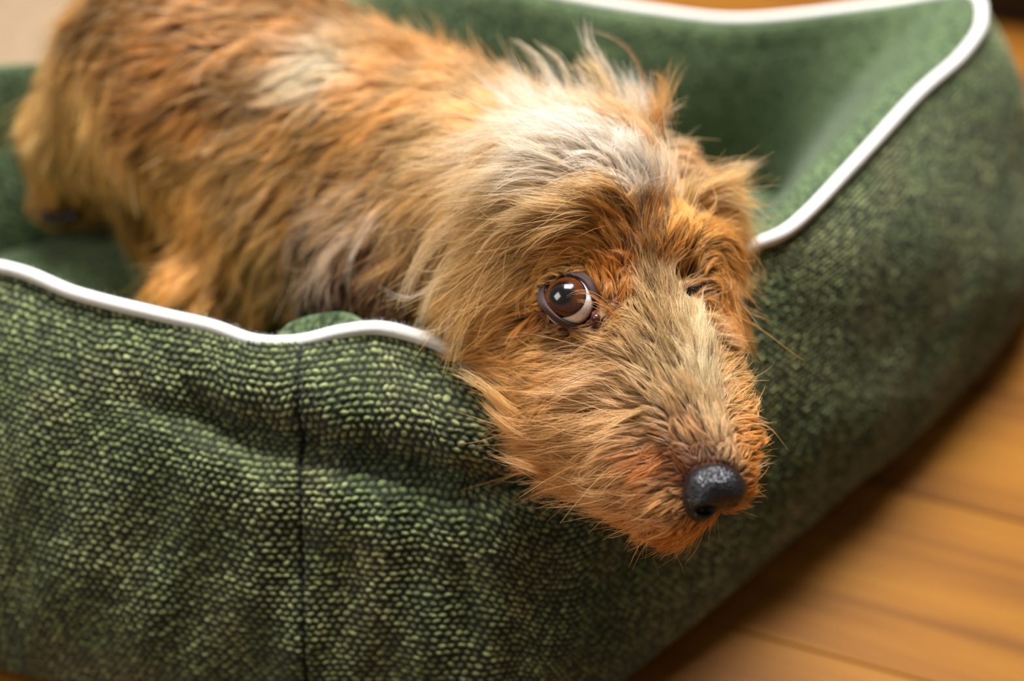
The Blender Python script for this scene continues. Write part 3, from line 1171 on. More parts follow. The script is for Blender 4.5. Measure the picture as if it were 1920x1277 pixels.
# guide: u, v, du, dv, length mm, lift, root colour, tip colour, dark mix, region
G = [
    # muzzle top and bridge
    (1322, 868, -.25, -1, 3, .25, (70, 42, 34), (110, 78, 60), .2, 'm'),
    (1375, 872, .5, -.9, 4, .3, (90, 52, 34), (190, 140, 96), .1, 'm'),
    (1280, 870, -1, -.3, 4, .25, (84, 42, 22), (128, 66, 34), .15, 'm'),
    (1300, 820, -.6, -1, 8, .3, (120, 70, 40), (190, 140, 100), .2, 'm'),
    (1345, 800, .1, -1, 12, .35, (140, 95, 60), (222, 188, 146), .15, 'm'),
    (1270, 760, -.7, -1, 15, .3, (120, 84, 56), (205, 168, 126), .3, 'm'),
    (1325, 725, .0, -1, 19, .36, (150, 116, 80), (244, 222, 190), .1, 'm'),
    (1262, 680, -.35, -1, 19, .26, (74, 52, 32), (176, 140, 96), .8, 'm'),
    (1318, 650, .1, -1, 19, .33, (140, 106, 70), (240, 214, 176), .12, 'm'),
    (1222, 620, -.3, -1, 19, .25, (96, 66, 38), (194, 152, 100), .5, 'm'),
    (1200, 640, -.6, -.8, 15, .25, (110, 74, 42), (206, 158, 102), .4, 'm'),
    (1232, 560, -.1, -1, 17, .28, (54, 36, 22), (138, 98, 58), .9, 'm'),
    # side of the muzzle
    (1190, 720, -1, -.25, 28, .2, (140, 90, 54), (226, 180, 132), .25, 'm'),
    (1140, 680, -1, .05, 26, .2, (150, 98, 54), (222, 172, 116), .25, 'm'),
    (1200, 800, -1, .0, 28, .22, (160, 104, 62), (236, 190, 142), .15, 'm'),
    (1120, 780, -1, .08, 30, .25, (158, 98, 50), (228, 172, 110), .2, 'm'),
    (1050, 760, -1, .10, 28, .28, (146, 88, 40), (222, 160, 92), .25, 'm'),
    (1240, 860, -1, .35, 16, .28, (112, 54, 24), (186, 110, 56), .2, 'm'),
    (1180, 880, -1, .35, 24, .3, (160, 98, 52), (234, 184, 132), .12, 'b'),
    (1100, 880, -1, .25, 28, .32, (164, 98, 50), (234, 176, 112), .15, 'b'),
    (1030, 850, -1, .10, 26, .32, (150, 88, 40), (226, 160, 92), .2, 'b'),
    (1260, 950, -.9, .6, 20, .35, (170, 100, 52), (232, 174, 118), .12, 'b'),
    (1190, 960, -.9, .55, 26, .35, (172, 104, 50), (232, 168, 104), .12, 'b'),
    (1110, 960, -1, .45, 28, .35, (160, 94, 40), (224, 154, 84), .15, 'b'),
    (1300, 985, -.15, 1, 13, .5, (170, 92, 24), (218, 146, 70), .1, 'b'),
    (1250, 1000, -.5, .8, 20, .4, (168, 94, 34), (220, 146, 76), .1, 'b'),
    (1350, 985, .2, 1, 12, .5, (168, 90, 22), (216, 142, 66), .1, 'b'),
    (1400, 940, .9, .35, 9, .5, (170, 92, 24), (218, 144, 68), .1, 'b'),
    (1400, 880, 1, -.1, 8, .5, (170, 96, 34), (220, 140, 60), .1, 'b'),
    (1390, 820, 1, -.35, 10, .5, (165, 100, 44), (226, 158, 84), .1, 'b'),
    (1370, 750, .8, -.6, 14, .5, (150, 96, 48), (220, 166, 104), .15, 'b'),
    (1345, 690, .8, -.5, 11, .4, (138, 92, 50), (212, 164, 104), .2, 'm'),
    # cheeks
    (1030, 660, -1, .05, 20, .25, (146, 88, 36), (220, 160, 86), .2, 'h'),
    (960, 640, -1, .18, 24, .3, (144, 86, 34), (222, 158, 84), .25, 'h'),
    (900, 640, -1, .30, 24, .35, (138, 82, 34), (214, 150, 80), .3, 'h'),
    (960, 720, -1, -.10, 24, .35, (146, 84, 34), (222, 152, 78), .25, 'h'),
    (1060, 720, -1, .08, 22, .3, (150, 90, 44), (224, 164, 98), .2, 'h'),
    (1110, 640, -1, .15, 10, .15, (128, 86, 58), (196, 154, 112), .2, 'h'),
    (1070, 625, -1, .25, 9, .12, (130, 80, 44), (190, 140, 90), .2, 'h'),
    (1160, 600, -.8, .5, 9, .15, (110, 72, 48), (180, 140, 98), .3, 'h'),
    (1000, 590, -1, .35, 16, .2, (150, 86, 34), (214, 148, 76), .2, 'h'),
    # brows
    (1140, 520, -.2, -1, 9, .3, (150, 78, 20), (206, 124, 40), .2, 'e'),
    (1165, 560, .0, -1, 8, .2, (120, 62, 20), (180, 104, 38), .35, 'e'),
    (1060, 505, -1, .02, 20, .25, (170, 98, 32), (232, 170, 90), .1, 'e'),
    (1010, 520, -1, .35, 24, .25, (170, 104, 40), (236, 182, 108), .12, 'e'),
    (1100, 470, -1, -.35, 26, .35, (160, 92, 28), (228, 160, 74), .15, 'e'),
    (1160, 440, -.9, -.9, 26, .4, (150, 84, 26), (226, 156, 76), .25, 'e'),
    (1212, 480, -.25, -1, 20, .36, (70, 36, 12), (142, 80, 30), .8, 'e'),
    (1228, 430, .05, -1, 20, .36, (64, 34, 12), (132, 76, 32), .8, 'e'),
    (1270, 450, .4, -1, 28, .45, (172, 102, 32), (234, 168, 82), .1, 'e'),
    (1300, 410, .6, -.8, 36, .5, (176, 112, 44), (240, 190, 112), .1, 'e'),
    (1320, 460, .9, -.4, 34, .45, (168, 104, 40), (230, 168, 90), .15, 'e'),
    (1275, 510, .3, -.9, 14, .3, (130, 72, 24), (196, 126, 54), .3, 'e'),
    (1330, 540, .9, .5, 22, .4, (156, 90, 34), (214, 144, 70), .2, 'h'),
    (1320, 600, .7, .7, 16, .35, (146, 92, 46), (210, 150, 88), .2, 'h'),
    # forehead, sweeping to the left
    (1180, 390, -1, -.5, 40, .38, (128, 84, 44), (214, 166, 104), .35, 'h'),
    (1120, 400, -1, -.12, 44, .3, (128, 88, 50), (220, 178, 122), .4, 'h'),
    (1040, 400, -1, .15, 46, .28, (124, 86, 50), (222, 180, 126), .42, 'h'),
    (1040, 460, -1, .25, 42, .28, (138, 92, 46), (228, 182, 118), .3, 'h'),
    (950, 420, -1, .45, 40, .28, (116, 82, 50), (220, 180, 126), .45, 'h'),
    (950, 500, -1, .55, 40, .28, (132, 88, 46), (228, 182, 120), .35, 'h'),
    (880, 480, -.8, .8, 32, .3, (104, 74, 46), (222, 184, 130), .45, 'h'),
    (880, 570, -.8, .75, 34, .32, (122, 80, 40), (220, 168, 106), .4, 'h'),
    (960, 570, -1, .5, 26, .28, (140, 86, 38), (224, 166, 94), .25, 'h'),
    # crown
    (1195, 340, -.35, -1, 30, .6, (220, 196, 166), BL, .02, 'c'),
    (1205, 375, -.45, -1, 24, .45, (228, 208, 184), BL, .02, 'c'),
    (1165, 335, -.7, -.8, 30, .5, (228, 206, 178), BL, .02, 'c'),
    (1225, 345, .1, -1, 24, .5, (216, 176, 128), (240, 212, 170), .04, 'c'),
    (1140, 290, -.8, -.8, 36, .6, (216, 188, 150), BL, .02, 'c'),
    (1190, 260, -.3, -1, 34, .7, (206, 160, 104), (236, 200, 148), .03, 'c'),
    (1220, 300, .0, -1, 30, .7, (190, 130, 66), (228, 180, 116), .05, 'c'),
    (1080, 260, -.9, -.5, 38, .6, (212, 176, 130), BL, .04, 'c'),
    (1080, 320, -1, -.3, 44, .42, (214, 184, 144), (246, 228, 200), .1, 'c'),
    (1010, 280, -1, -.25, 46, .45, (190, 144, 92), (236, 204, 158), .1, 'c'),
    (1010, 340, -1, .05, 46, .34, (160, 116, 72), (230, 192, 142), .25, 'h'),
    (930, 330, -1, .1, 44, .32, (170, 122, 72), (230, 188, 132), .2, 'h'),
    (930, 240, -1, -.2, 36, .4, (176, 124, 70), (226, 180, 120), .12, 'n'),
    (850, 200, -1, -.1, 30, .4, (160, 104, 50), (216, 162, 96), .15, 'n'),
    (1270, 310, .7, .1, 16, .3, (130, 84, 40), (200, 150, 90), .3, 'c'),
    (1300, 330, .9, .1, 24, .3, (126, 82, 42), (196, 146, 90), .3, 'r'),
    (1350, 400, .9, .3, 28, .35, (150, 100, 50), (222, 170, 106), .2, 'r'),
    (1345, 480, .5, .9, 36, .3, (160, 94, 36), (216, 146, 70), .15, 'r'),
    # near ear
    (850, 330, -1, .15, 30, .22, (170, 118, 66), (226, 178, 118), .15, 'n'),
    (800, 360, -1, .45, 26, .2, (150, 98, 54), (226, 178, 122), .25, 'l'),
    (720, 370, -1, .5, 24, .18, (144, 84, 50), (226, 180, 136), .2, 'l'),
    (640, 420, -.8, .8, 24, .2, (120, 74, 48), (206, 164, 124), .3, 'l'),
    (720, 450, -.5, 1, 28, .12, (44, 22, 14), (104, 54, 32), .6, 'l'),
    (790, 430, -.7, 1, 30, .2, (110, 68, 38), (198, 144, 88), .45, 'l'),
    (650, 500, -.2, 1, 30, .12, (44, 24, 18), (88, 52, 36), .7, 'l'),
    (590, 500, -.1, 1, 30, .18, (96, 80, 74), (176, 152, 130), .4, 'l'),
    (620, 560, -.1, 1, 24, .1, (26, 22, 24), (50, 44, 50), .7, 'l'),
    (720, 550, -.4, 1, 26, .15, (48, 26, 16), (110, 64, 34), .6, 'l'),
    (590, 445, -.5, 1, 30, .15, (60, 40, 34), (130, 96, 76), .5, 'l'),
    (690, 500, -.3, 1, 28, .12, (48, 24, 16), (96, 54, 34), .7, 'l'),
    (680, 580, -.3, 1, 22, .1, (34, 22, 20), (70, 44, 34), .7, 'l'),
    (765, 490, -.5, 1, 26, .1, (40, 20, 12), (92, 52, 28), .65, 'l'),
    (765, 570, -.4, 1, 24, .1, (36, 18, 10), (86, 48, 26), .6, 'l'),
    (570, 580, -.1, 1, 18, .1, (24, 20, 22), (44, 38, 42), .7, 'l'),
    (815, 540, -.5, .9, 26, .22, (70, 38, 20), (160, 104, 56), .5, 'l'),
    # neck and body
    (760, 260, -1, .25, 28, .3, (150, 90, 38), (208, 148, 78), .2, 'n'),
    (700, 200, -1, .3, 28, .3, (150, 88, 36), (206, 146, 76), .25, 'n'),
    (820, 130, -.6, -.8, 26, .6, (166, 100, 42), (206, 142, 74), .1, 'n'),
    (740, 120, -.8, -.3, 26, .45, (166, 108, 54), (214, 160, 98), .15, 'n'),
    (640, 130, -.8, .6, 28, .35, (176, 146, 112), (230, 212, 190), .05, 'k'),
    (600, 220, -.9, .6, 28, .3, (140, 86, 38), (206, 150, 84), .3, 'k'),
    (560, 330, -.9, .7, 28, .3, (130, 80, 38), (206, 152, 88), .4, 'k'),
    (520, 430, -.8, .9, 30, .3, (150, 98, 46), (220, 170, 104), .25, 'k'),
    (480, 300, -1, .45, 28, .3, (124, 78, 36), (204, 150, 84), .45, 'k'),
    (420, 400, -.8, .9, 28, .3, (156, 98, 40), (216, 156, 84), .2, 'k'),
    (500, 540, -.5, 1, 26, .3, (170, 108, 44), (226, 164, 86), .1, 'k'),
    (410, 520, -.4, 1, 26, .35, (164, 102, 38), (214, 150, 72), .15, 'k'),
    (340, 300, -.9, .5, 28, .3, (132, 80, 32), (204, 148, 72), .35, 'k'),
    (300, 200, -1, .35, 28, .3, (96, 58, 26), (164, 106, 50), .5, 'k'),
    (400, 160, -1, .45, 28, .3, (120, 72, 30), (190, 126, 60), .4, 'k'),
    (500, 120, -1, .5, 28, .3, (120, 76, 34), (196, 134, 68), .4, 'k'),
    (560, 60, -1, .3, 26, .35, (132, 80, 34), (196, 132, 68), .35, 'k'),
    (400, 50, -1, .3, 26, .35, (112, 68, 30), (178, 118, 58), .45, 'k'),
    (250, 60, -1, .4, 26, .35, (104, 66, 32), (168, 116, 62), .4, 'k'),
    (250, 400, -.5, 1, 26, .3, (150, 92, 32), (204, 140, 62), .2, 'k'),
    (180, 200, -.5, 1, 26, .35, (170, 116, 52), (222, 170, 98), .12, 'g'),
    (100, 260, -.3, 1, 24, .4, (186, 134, 66), (228, 180, 108), .05, 'g'),
    (110, 340, -.2, 1, 18, .35, (180, 120, 52), (222, 164, 88), .1, 'g'),
    (110, 395, -.3, 1, 8, .3, (160, 104, 48), (214, 156, 88), .1, 'g'),
    (230, 300, .3, 1, 22, .3, (150, 100, 44), (206, 152, 84), .15, 'k'),
]
gp = np.array([trace(g[0], g[1]) for g in G])
gn = grad(gp)
gd = np.array([RT * g[2] - UP * g[3] for g in G])
gd -= gn * (gd * gn).sum(1)[:, None] * .9
gd /= np.linalg.norm(gd, axis=1)[:, None]
glen = np.array([g[4] for g in G]) * .001
glift = np.array([g[5] for g in G])
groot = np.array([S3(g[6]) for g in G])
gtip = np.array([S3(g[7]) for g in G])
gdark = np.array([g[8] for g in G])
greg = np.array([ord(g[9]) for g in G])
NG = len(G)
gscale = np.where(gp[:, 1] > .60, 1.0, 1.0)


def weights(p, pw=4):
    d2 = ((p[:, None] - gp[None]) ** 2).sum(-1) + 6e-6
    w = d2 ** (-pw / 2)
    return w / w.sum(1)[:, None]


# roots on the skin
tri = np.concatenate([dog_f[:, [0, 1, 2]], dog_f[:, [0, 2, 3]]])
e1 = dog_v[tri[:, 1]] - dog_v[tri[:, 0]]
e2 = dog_v[tri[:, 2]] - dog_v[tri[:, 0]]
cr_ = np.cross(e1, e2)
area = .5 * np.linalg.norm(cr_, axis=1)
cen = dog_v[tri].mean(1)
tn = grad(cen)
tocam = CAM - cen
dist = np.linalg.norm(tocam, axis=1)
facing = (tn * tocam).sum(1) / dist
dens = np.where(facing > -.35, 1.0, .10) * np.clip((.60 / dist) ** 5, .18, 1.25)
headz = cen[:, 1] < .58
wgt = area * dens


def roots(n):
    t_ = rng.choice(len(tri), n, p=wgt / wgt.sum())
    a = rng.random(n)
    b_ = rng.random(n)
    m = a + b_ > 1
    a[m], b_[m] = 1 - a[m], 1 - b_[m]
    p = dog_v[tri[t_, 0]] + a[:, None] * e1[t_] + b_[:, None] * e2[t_]
    return p


EYES = np.array([EYE_L, EYE_R])


def allowed(p):
    ok = np.ones(len(p), bool)
    for c, rad in ((EYE_L, .0110), (EYE_R, .0052)):
        ax = CAM - c
        ax = ax / np.linalg.norm(ax)
        q = p - c
        al = q @ ax
        perp = q - al[:, None] * ax
        ok &= (np.linalg.norm(perp, axis=1) + .0012 * np.clip(-(perp @ UP) / .008, 0, 1) > rad + .0008) | (al < 0)
    # corner of the near eye
    ok &= np.linalg.norm(p - P(1124, 600, .615), axis=1) > .0042
    ok &= np.linalg.norm((p - NC), axis=1) > .0118
    ok &= nose_sdf(p) > .0008
    return ok


NPT = 9
NC_ = 17000
NH = 300000
cp = roots(int(NC_ * 1.1))
cp = cp[allowed(cp)][:NC_]
NC_ = len(cp)
W = weights(cp)
clen = W @ glen
clift = W @ glift
croot = W @ groot
ctip = W @ gtip
cdark = W @ gdark
creg = greg[np.argmax(W, 1)]
edist = np.linalg.norm(cp - EYE_L, axis=1)
clen = np.minimum(clen, .004 + np.maximum(edist - .012, 0) * 2.2)
ndist = np.linalg.norm(cp - NC, axis=1)
clen = np.minimum(clen, .0022 + np.maximum(ndist - .0125, 0) * 1.3)
clen = clen * rng.uniform(.72, 1.25, NC_)
clift = np.clip(clift * rng.uniform(.6, 1.35, NC_), .05, .95)
jit = rng.normal(0, 1, (NC_, 3))
path = np.empty((NC_, NPT, 3))
p = cp.copy()
path[:, 0] = p
st = clen / (NPT - 1)
nrm0 = grad(cp)
Wd = W @ gd
# lower frequency wander shared by neighbouring locks
wn1 = np.stack([vnoise(cp, 85, 21), vnoise(cp, 85, 22), vnoise(cp, 85, 23)], 1) - .5
curl = rng.normal(0, 1, (NC_, 3)) * .22
for k in range(1, NPT):
    n = grad(p)
    s = k / (NPT - 1)
    Wk = weights(p) if k % 2 == 1 else Wk
    T = Wk @ gd
    T = T * .6 + Wd * .4
    T -= n * (T * n).sum(1)[:, None]
    T /= np.linalg.norm(T, axis=1)[:, None] + 1e-9
    sidev = np.cross(n, T)
    T = T + wn1 * .5 + jit * .08 + curl * (s * 1.3)
    T /= np.linalg.norm(T, axis=1)[:, None]
    lf = clift * (1.0 - .95 * s)
    d = T * np.sqrt(np.clip(1 - lf ** 2, .05, 1))[:, None] + n * lf[:, None]
    d[:, 2] -= .22 * s * np.clip(clen / .03, 0, 1)
    d /= np.linalg.norm(d, axis=1)[:, None]
    p = p + d * st[:, None]
    sd = sample(p)
    mh = .0006 + .0035 * np.minimum(s * 2, 1) * (clen / .03)
    low = sd < mh
    p[low] += n[low] * (mh[low] - sd[low])[:, None]
    path[:, k] = p

NSUP = 2100
kd = KDTree(NSUP)
sup = rng.choice(NC_, NSUP, replace=False)
for i in range(NSUP):
    kd.insert(cp[sup[i]], i)
kd.balance()
sn = sup[np.array([kd.find(h)[1] for h in cp])]
bl_ = (np.linspace(0, 1, NPT) ** 1.2) * .72
same = (np.linalg.norm(cp - cp[sn], axis=1) < .010)
tgt = path[sn] + (cp - cp[sn])[:, None] * (1 - .75 * np.linspace(0, 1, NPT))[None, :, None]
path = np.where(same[:, None, None], path * (1 - bl_[None, :, None]) + tgt * bl_[None, :, None], path)
kd = KDTree(NC_)
for i in range(NC_):
    kd.insert(cp[i], i)
kd.balance()
hp = roots(NH)
hp = hp[allowed(hp)]
NH = len(hp)
near = np.array([kd.find(h)[1] for h in hp])
t01 = np.linspace(0, 1, NPT)
lenf = rng.uniform(.62, 1.12, NH)
fly = rng.random(NH) < .06
lenf[fly] *= 1.15
# resample the lock's path at a fraction of its length
tf = np.clip(t01[None] * lenf[:, None], 0, 1.25) * (NPT - 1)
i0 = np.minimum(np.floor(tf).astype(int), NPT - 2)
w = tf - i0
cpth = path[near]
ar = np.arange(NH)[:, None]
base = cpth[ar, i0] * (1 - w[..., None]) + cpth[ar, i0 + 1] * w[..., None]
off = (hp - cp[near])
ks = np.where(fly, .25, rng.uniform(.65, .97, NH))
shr = 1 - ks[:, None] * np.clip(t01[None] * 1.25, 0, 1) ** .8
pts = base + off[:, None] * shr[..., None]
L = clen[near] * lenf
rj = rng.normal(0, 1, (NH, 3))
amp = np.where(fly, .20, .034) * L
pts += rj[:, None] * (t01 ** 1.5)[None, :, None] * amp[:, None, None]
ph = rng.uniform(0, 6.28, NH)
rk = rng.normal(0, 1, (NH, 3))
pts += rk[:, None] * (np.sin(t01[None] * rng.uniform(4, 8, NH)[:, None] + ph[:, None]) - np.sin(ph)[:, None])[..., None] * (L * .016)[:, None, None] * t01[None, :, None]
nn = nrm0[near]
pts += nn[:, None] * (t01 ** 1.2)[None, :, None] * (rng.normal(0, .05, NH) * L + np.where(fly, .10 * L, 0))[:, None, None]

# keep the eyes and the nose clear
kill = np.zeros(NH, bool)
for c, rad in ((EYE_L, .0102), (EYE_R, .0015)):
    q_ = pts - c
    d_ = np.linalg.norm(q_, axis=2)
    ax = CAM - c
    ax /= np.linalg.norm(ax)
    al = q_ @ ax
    rad2 = np.sqrt(np.maximum(d_ ** 2 - al ** 2, 0))
    kill |= ((rad2 < rad) & (al > 0) & (al < .03)).any(1)
kill &= rng.random(NH) > .004
dn = np.linalg.norm(pts - NC, axis=2)
kill |= (dn[:, 2:] < .0112).any(1)
keep = ~kill
pts, near, L, fly, hp = pts[keep], near[keep], L[keep], fly[keep], hp[keep]
NH = len(pts)

# colour
hr = croot[near]
ht = ctip[near]
patch = vnoise(hp, 55, 31)
pn2 = vnoise(hp, 160, 33)
lockv = hash3(near, near * 0 + 3, near * 0, 8)
dk = (rng.random(NH) < cdark[near] * .42)
val = np.exp(rng.normal(0, .42, NH) + (lockv - .5) * .55 + (pn2 - .5) * .5)
body = creg[near]
isb = np.isin(body, [ord('k'), ord('n')])
val *= np.where(isb, np.exp((patch - .58) * 1.9), 1)
val *= np.where(body == ord('l'), .62, 1)
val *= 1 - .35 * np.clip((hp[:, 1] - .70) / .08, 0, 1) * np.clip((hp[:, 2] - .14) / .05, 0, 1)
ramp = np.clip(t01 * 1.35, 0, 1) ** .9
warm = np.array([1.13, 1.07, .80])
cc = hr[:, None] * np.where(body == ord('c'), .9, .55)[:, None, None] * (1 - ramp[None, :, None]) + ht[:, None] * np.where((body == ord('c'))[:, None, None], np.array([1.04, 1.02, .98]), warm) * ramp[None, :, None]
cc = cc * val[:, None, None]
dcol = S3((54, 38, 28))
cc[dk] = cc[dk] * .25 + dcol * .75
# pale wiry hairs
pl = (rng.random(NH) < .10) & ~dk
cc[pl] = cc[pl] * .55 + S3((240, 206, 156)) * .45
mxc = cc.max(axis=2, keepdims=True)
cc = cc * np.minimum(1, .88 / np.maximum(mxc, 1e-6))
cc = np.clip(cc, .004, .93)

dcam = np.linalg.norm(hp - CAM, axis=1)
rad0 = np.clip(.000115 * (dcam / .6) ** 2.2, .00010, .00024) * rng.uniform(.7, 1.3, NH)
rad0 *= np.where(L < .009, .8, 1)
rp = rad0[:, None] * (1 - .8 * t01[None] ** 2.0)

REG = {'h': 'head_fur', 'm': 'muzzle_fur', 'b': 'beard', 'e': 'eyebrow_fur', 'c': 'crown_tuft', 'n': 'neck_fur', 'k': 'body_fur', 'g': 'hind_leg_fur', 'l': 'near_ear_fur', 'r': 'far_ear_fur'}
LAB = {'c': 'white spiky tuft on the crown', 'l': 'dark brown ear hair with pale strands', 'b': 'orange whiskery beard'}
for k_, nm in REG.items():
    m = body == ord(k_)
    if m.sum() == 0:
        continue
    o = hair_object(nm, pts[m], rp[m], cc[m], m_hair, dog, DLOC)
    if k_ in LAB:
        o['label'] = LAB[k_]

# single wisps that stand clear of the coat: picture points, depth, hairs, spread, colours
WISPS = [
    ([(1160, 215), (1125, 120), (1100, 78), (1094, 28)], .675, 34, .0016, (238, 214, 180), (232, 220, 200)),
    ([(1165, 230), (1135, 150), (1105, 115), (1090, 100)], .675, 50, .0030, (226, 176, 110), (236, 196, 140)),
    ([(1205, 220), (1205, 150), (1180, 95), (1130, 62), (1072, 50)], .68, 5, .0010, (190, 110, 50), (170, 130, 100)),
    ([(1230, 250), (1246, 180), (1238, 148), (1208, 142)], .68, 16, .0022, (200, 122, 50), (206, 132, 60)),
    ([(1215, 240), (1205, 180), (1180, 160), (1165, 180)], .675, 12, .0018, (206, 140, 66), (216, 150, 76)),
    ([(1050, 200), (1020, 130), (985, 95), (948, 76)], .69, 22, .0018, (244, 226, 198), (226, 200, 160)),
    ([(1085, 190), (1055, 120), (1025, 92), (990, 68)], .69, 16, .0016, (240, 216, 180), (214, 190, 150)),
    ([(1000, 210), (965, 150), (940, 120), (925, 128)], .70, 26, .0022, (240, 216, 180), (230, 200, 150)),
    ([(945, 215), (930, 150), (940, 118), (972, 108)], .70, 10, .0012, (206, 140, 70), (214, 150, 80)),
    ([(1110, 190), (1098, 140), (1080, 122), (1064, 130)], .685, 18, .0018, (236, 200, 150), (222, 176, 120)),
    ([(1235, 230), (1258, 205), (1290, 190)], .68, 14, .0016, (224, 190, 146), (206, 176, 130)),
    ([(1255, 270), (1290, 255), (1330, 216)], .68, 3, .0008, (150, 130, 100), (140, 130, 100)),
    ([(1300, 345), (1360, 315), (1400, 308), (1436, 306)], .70, 40, .0020, (196, 140, 80), (230, 186, 130)),
    ([(1290, 400), (1350, 362), (1400, 385), (1435, 415)], .672, 46, .0030, (214, 160, 84), (236, 196, 126)),
    ([(1270, 410), (1290, 350), (1305, 325), (1312, 318)], .66, 36, .0040, (220, 168, 92), (244, 208, 146)),
    ([(1250, 400), (1250, 345), (1262, 320)], .66, 26, .0036, (226, 180, 110), (246, 214, 160)),
    ([(1310, 430), (1370, 420), (1400, 470), (1398, 540)], .672, 46, .0034, (196, 130, 58), (222, 160, 84)),
    ([(1345, 540), (1385, 585), (1402, 635), (1418, 668)], .68, 60, .0018, (196, 122, 44), (216, 144, 62)),
    ([(1325, 560), (1352, 600), (1365, 650), (1362, 690)], .68, 40, .0020, (176, 104, 36), (200, 126, 50)),
    ([(1305, 570), (1325, 620), (1334, 655)], .665, 22, .0018, (180, 112, 44), (204, 140, 70)),
    ([(1215, 400), (1205, 350), (1150, 325), (1080, 340)], .640, 16, .0016, (70, 46, 30), (110, 76, 50)),
    ([(1210, 350), (1170, 275), (1100, 240), (1020, 244)], .640, 9, .0010, (110, 76, 56), (90, 62, 48)),
    ([(1180, 330), (1110, 290), (1040, 300), (1000, 320)], .640, 10, .0014, (130, 96, 70), (110, 80, 60)),
    ([(1030, 300), (960, 250), (890, 225), (850, 235)], .670, 5, .0010, (120, 90, 66), (90, 66, 50)),
    ([(880, 275), (770, 252), (695, 272), (652, 318)], .700, 6, .0008, (236, 196, 140), (240, 206, 150)),
    ([(1015, 792), (960, 770), (905, 722), (848, 690)], .628, 90, .0016, (206, 140, 66), (238, 190, 120)),
    ([(1040, 830), (980, 815), (930, 780), (895, 745)], .626, 50, .0018, (196, 130, 60), (232, 180, 110)),
    ([(1030, 890), (975, 870), (920, 850)], .622, 30, .0018, (190, 120, 54), (226, 168, 100)),
    ([(1160, 592), (1120, 556), (1088, 545), (1060, 556)], .6035, 9, .0010, (180, 110, 44), (200, 130, 60)),
    ([(1165, 596), (1130, 572), (1100, 562), (1078, 560)], .6035, 7, .0010, (190, 120, 50), (210, 150, 80)),
    ([(1395, 880), (1430, 872), (1462, 858)], .588, 5, .0012, (200, 130, 60), (226, 176, 110)),
    ([(1385, 800), (1440, 796), (1484, 842)], .600, 3, .0008, (200, 140, 80), (200, 150, 100)),
    ([(1385, 790), (1420, 790), (1452, 800)], .600, 12, .0012, (206, 130, 60), (220, 150, 80)),
    ([(1150, 700), (1100, 700), (1040, 735), (1022, 780)], .598, 3, .0012, (60, 40, 30), (60, 44, 34)),
    ([(900, 470), (820, 530), (760, 560), (695, 528)], .655, 9, .0012, (206, 160, 100), (250, 236, 210)),
    ([(900, 560), (840, 612), (760, 622), (640, 590)], .652, 12, .0012, (210, 170, 120), (240, 220, 200)),
    ([(920, 440), (850, 480), (800, 560), (775, 640)], .650, 40, .0026, (200, 150, 92), (240, 206, 156)),
    ([(960, 470), (880, 530), (850, 600), (838, 668)], .645, 40, .0026, (204, 152, 90), (244, 204, 146)),
    ([(900, 400), (820, 440), (770, 520), (748, 590)], .655, 40, .0026, (190, 142, 90), (232, 196, 146)),
    ([(1000, 510), (900, 570), (860, 640), (842, 720)], .640, 30, .0020, (216, 160, 90), (240, 196, 126)),
    ([(760, 400), (660, 440), (600, 500), (580, 580)], .695, 40, .0030, (190, 150, 116), (226, 196, 164)),
    ([(720, 390), (690, 430), (660, 480), (650, 540)], .690, 30, .0018, (226, 186, 156), (236, 206, 180)),
    ([(800, 420), (760, 480), (690, 520), (650, 560)], .680, 30, .0022, (196, 140, 80), (216, 160, 96)),
]
for k_ in range(60):
    u0 = rng.uniform(955, 1245)
    h_ = rng.uniform(35, 105) * (1.0 if u0 > 1000 else .7)
    tilt = (u0 - 1190) * rng.uniform(.15, .5) + rng.normal(0, 12)
    bend = rng.normal(-12, 16)
    v0 = 232 + rng.uniform(-12, 30)
    tipc = (250, 240, 222) if u0 < 1215 else (222, 164, 96)
    WISPS.append(([(u0, v0), (u0 + tilt * .4, v0 - h_ * .55), (u0 + tilt + bend, v0 - h_ - 30)], .682 + rng.uniform(-.008, .012), int(rng.uniform(14, 40)),
                  .0026, (236, 208, 168) if u0 < 1215 else (190, 124, 60), tipc))
wp, wr, wc = [], [], []
for (line, dep, num, spr, c0, c1) in WISPS:
    ctl = np.array([P(u, v_, dep) for u, v_ in line])
    # cubic through the control points
    m_n = len(ctl)
    tq = np.linspace(0, m_n - 1, NPT)
    ii = np.minimum(np.floor(tq).astype(int), m_n - 2)
    ww = (tq - ii)[:, None]
    e_ = np.vstack([2 * ctl[0] - ctl[1], ctl, 2 * ctl[-1] - ctl[-2]])
    q0, q1, q2, q3 = e_[ii], e_[ii + 1], e_[ii + 2], e_[ii + 3]
    mid_ = .5 * (2 * q1 + (q2 - q0) * ww + (2 * q0 - 5 * q1 + 4 * q2 - q3) * ww ** 2 + (3 * q1 - q0 - 3 * q2 + q3) * ww ** 3)
    # the root end dives into the coat
    mid_[0] += FWD * .006
    mid_[1] += FWD * .002
    o0 = rng.normal(0, spr, (num, 1, 3)) * (1.25 - .85 * t01)[None, :, None]
    o1 = rng.normal(0, spr * .9, (num, 1, 3)) * (t01 ** 2)[None, :, None]
    cut = rng.uniform(.65, 1.0, num)
    x_ = t01[None] * cut[:, None] * (NPT - 1)
    i_ = np.minimum(np.floor(x_).astype(int), NPT - 2)
    f_ = (x_ - i_)[..., None]
    bp_ = mid_[i_] * (1 - f_) + mid_[i_ + 1] * f_
    wp.append(bp_ + o0 + o1)
    wr.append(np.full(num, .00011) * rng.uniform(.7, 1.2, num))
    cc_w = S3(c0) * (1 - t01[:, None]) + S3(c1) * t01[:, None]
    wc.append(cc_w[None] * np.exp(rng.normal(0, .25, (num, 1, 1))))
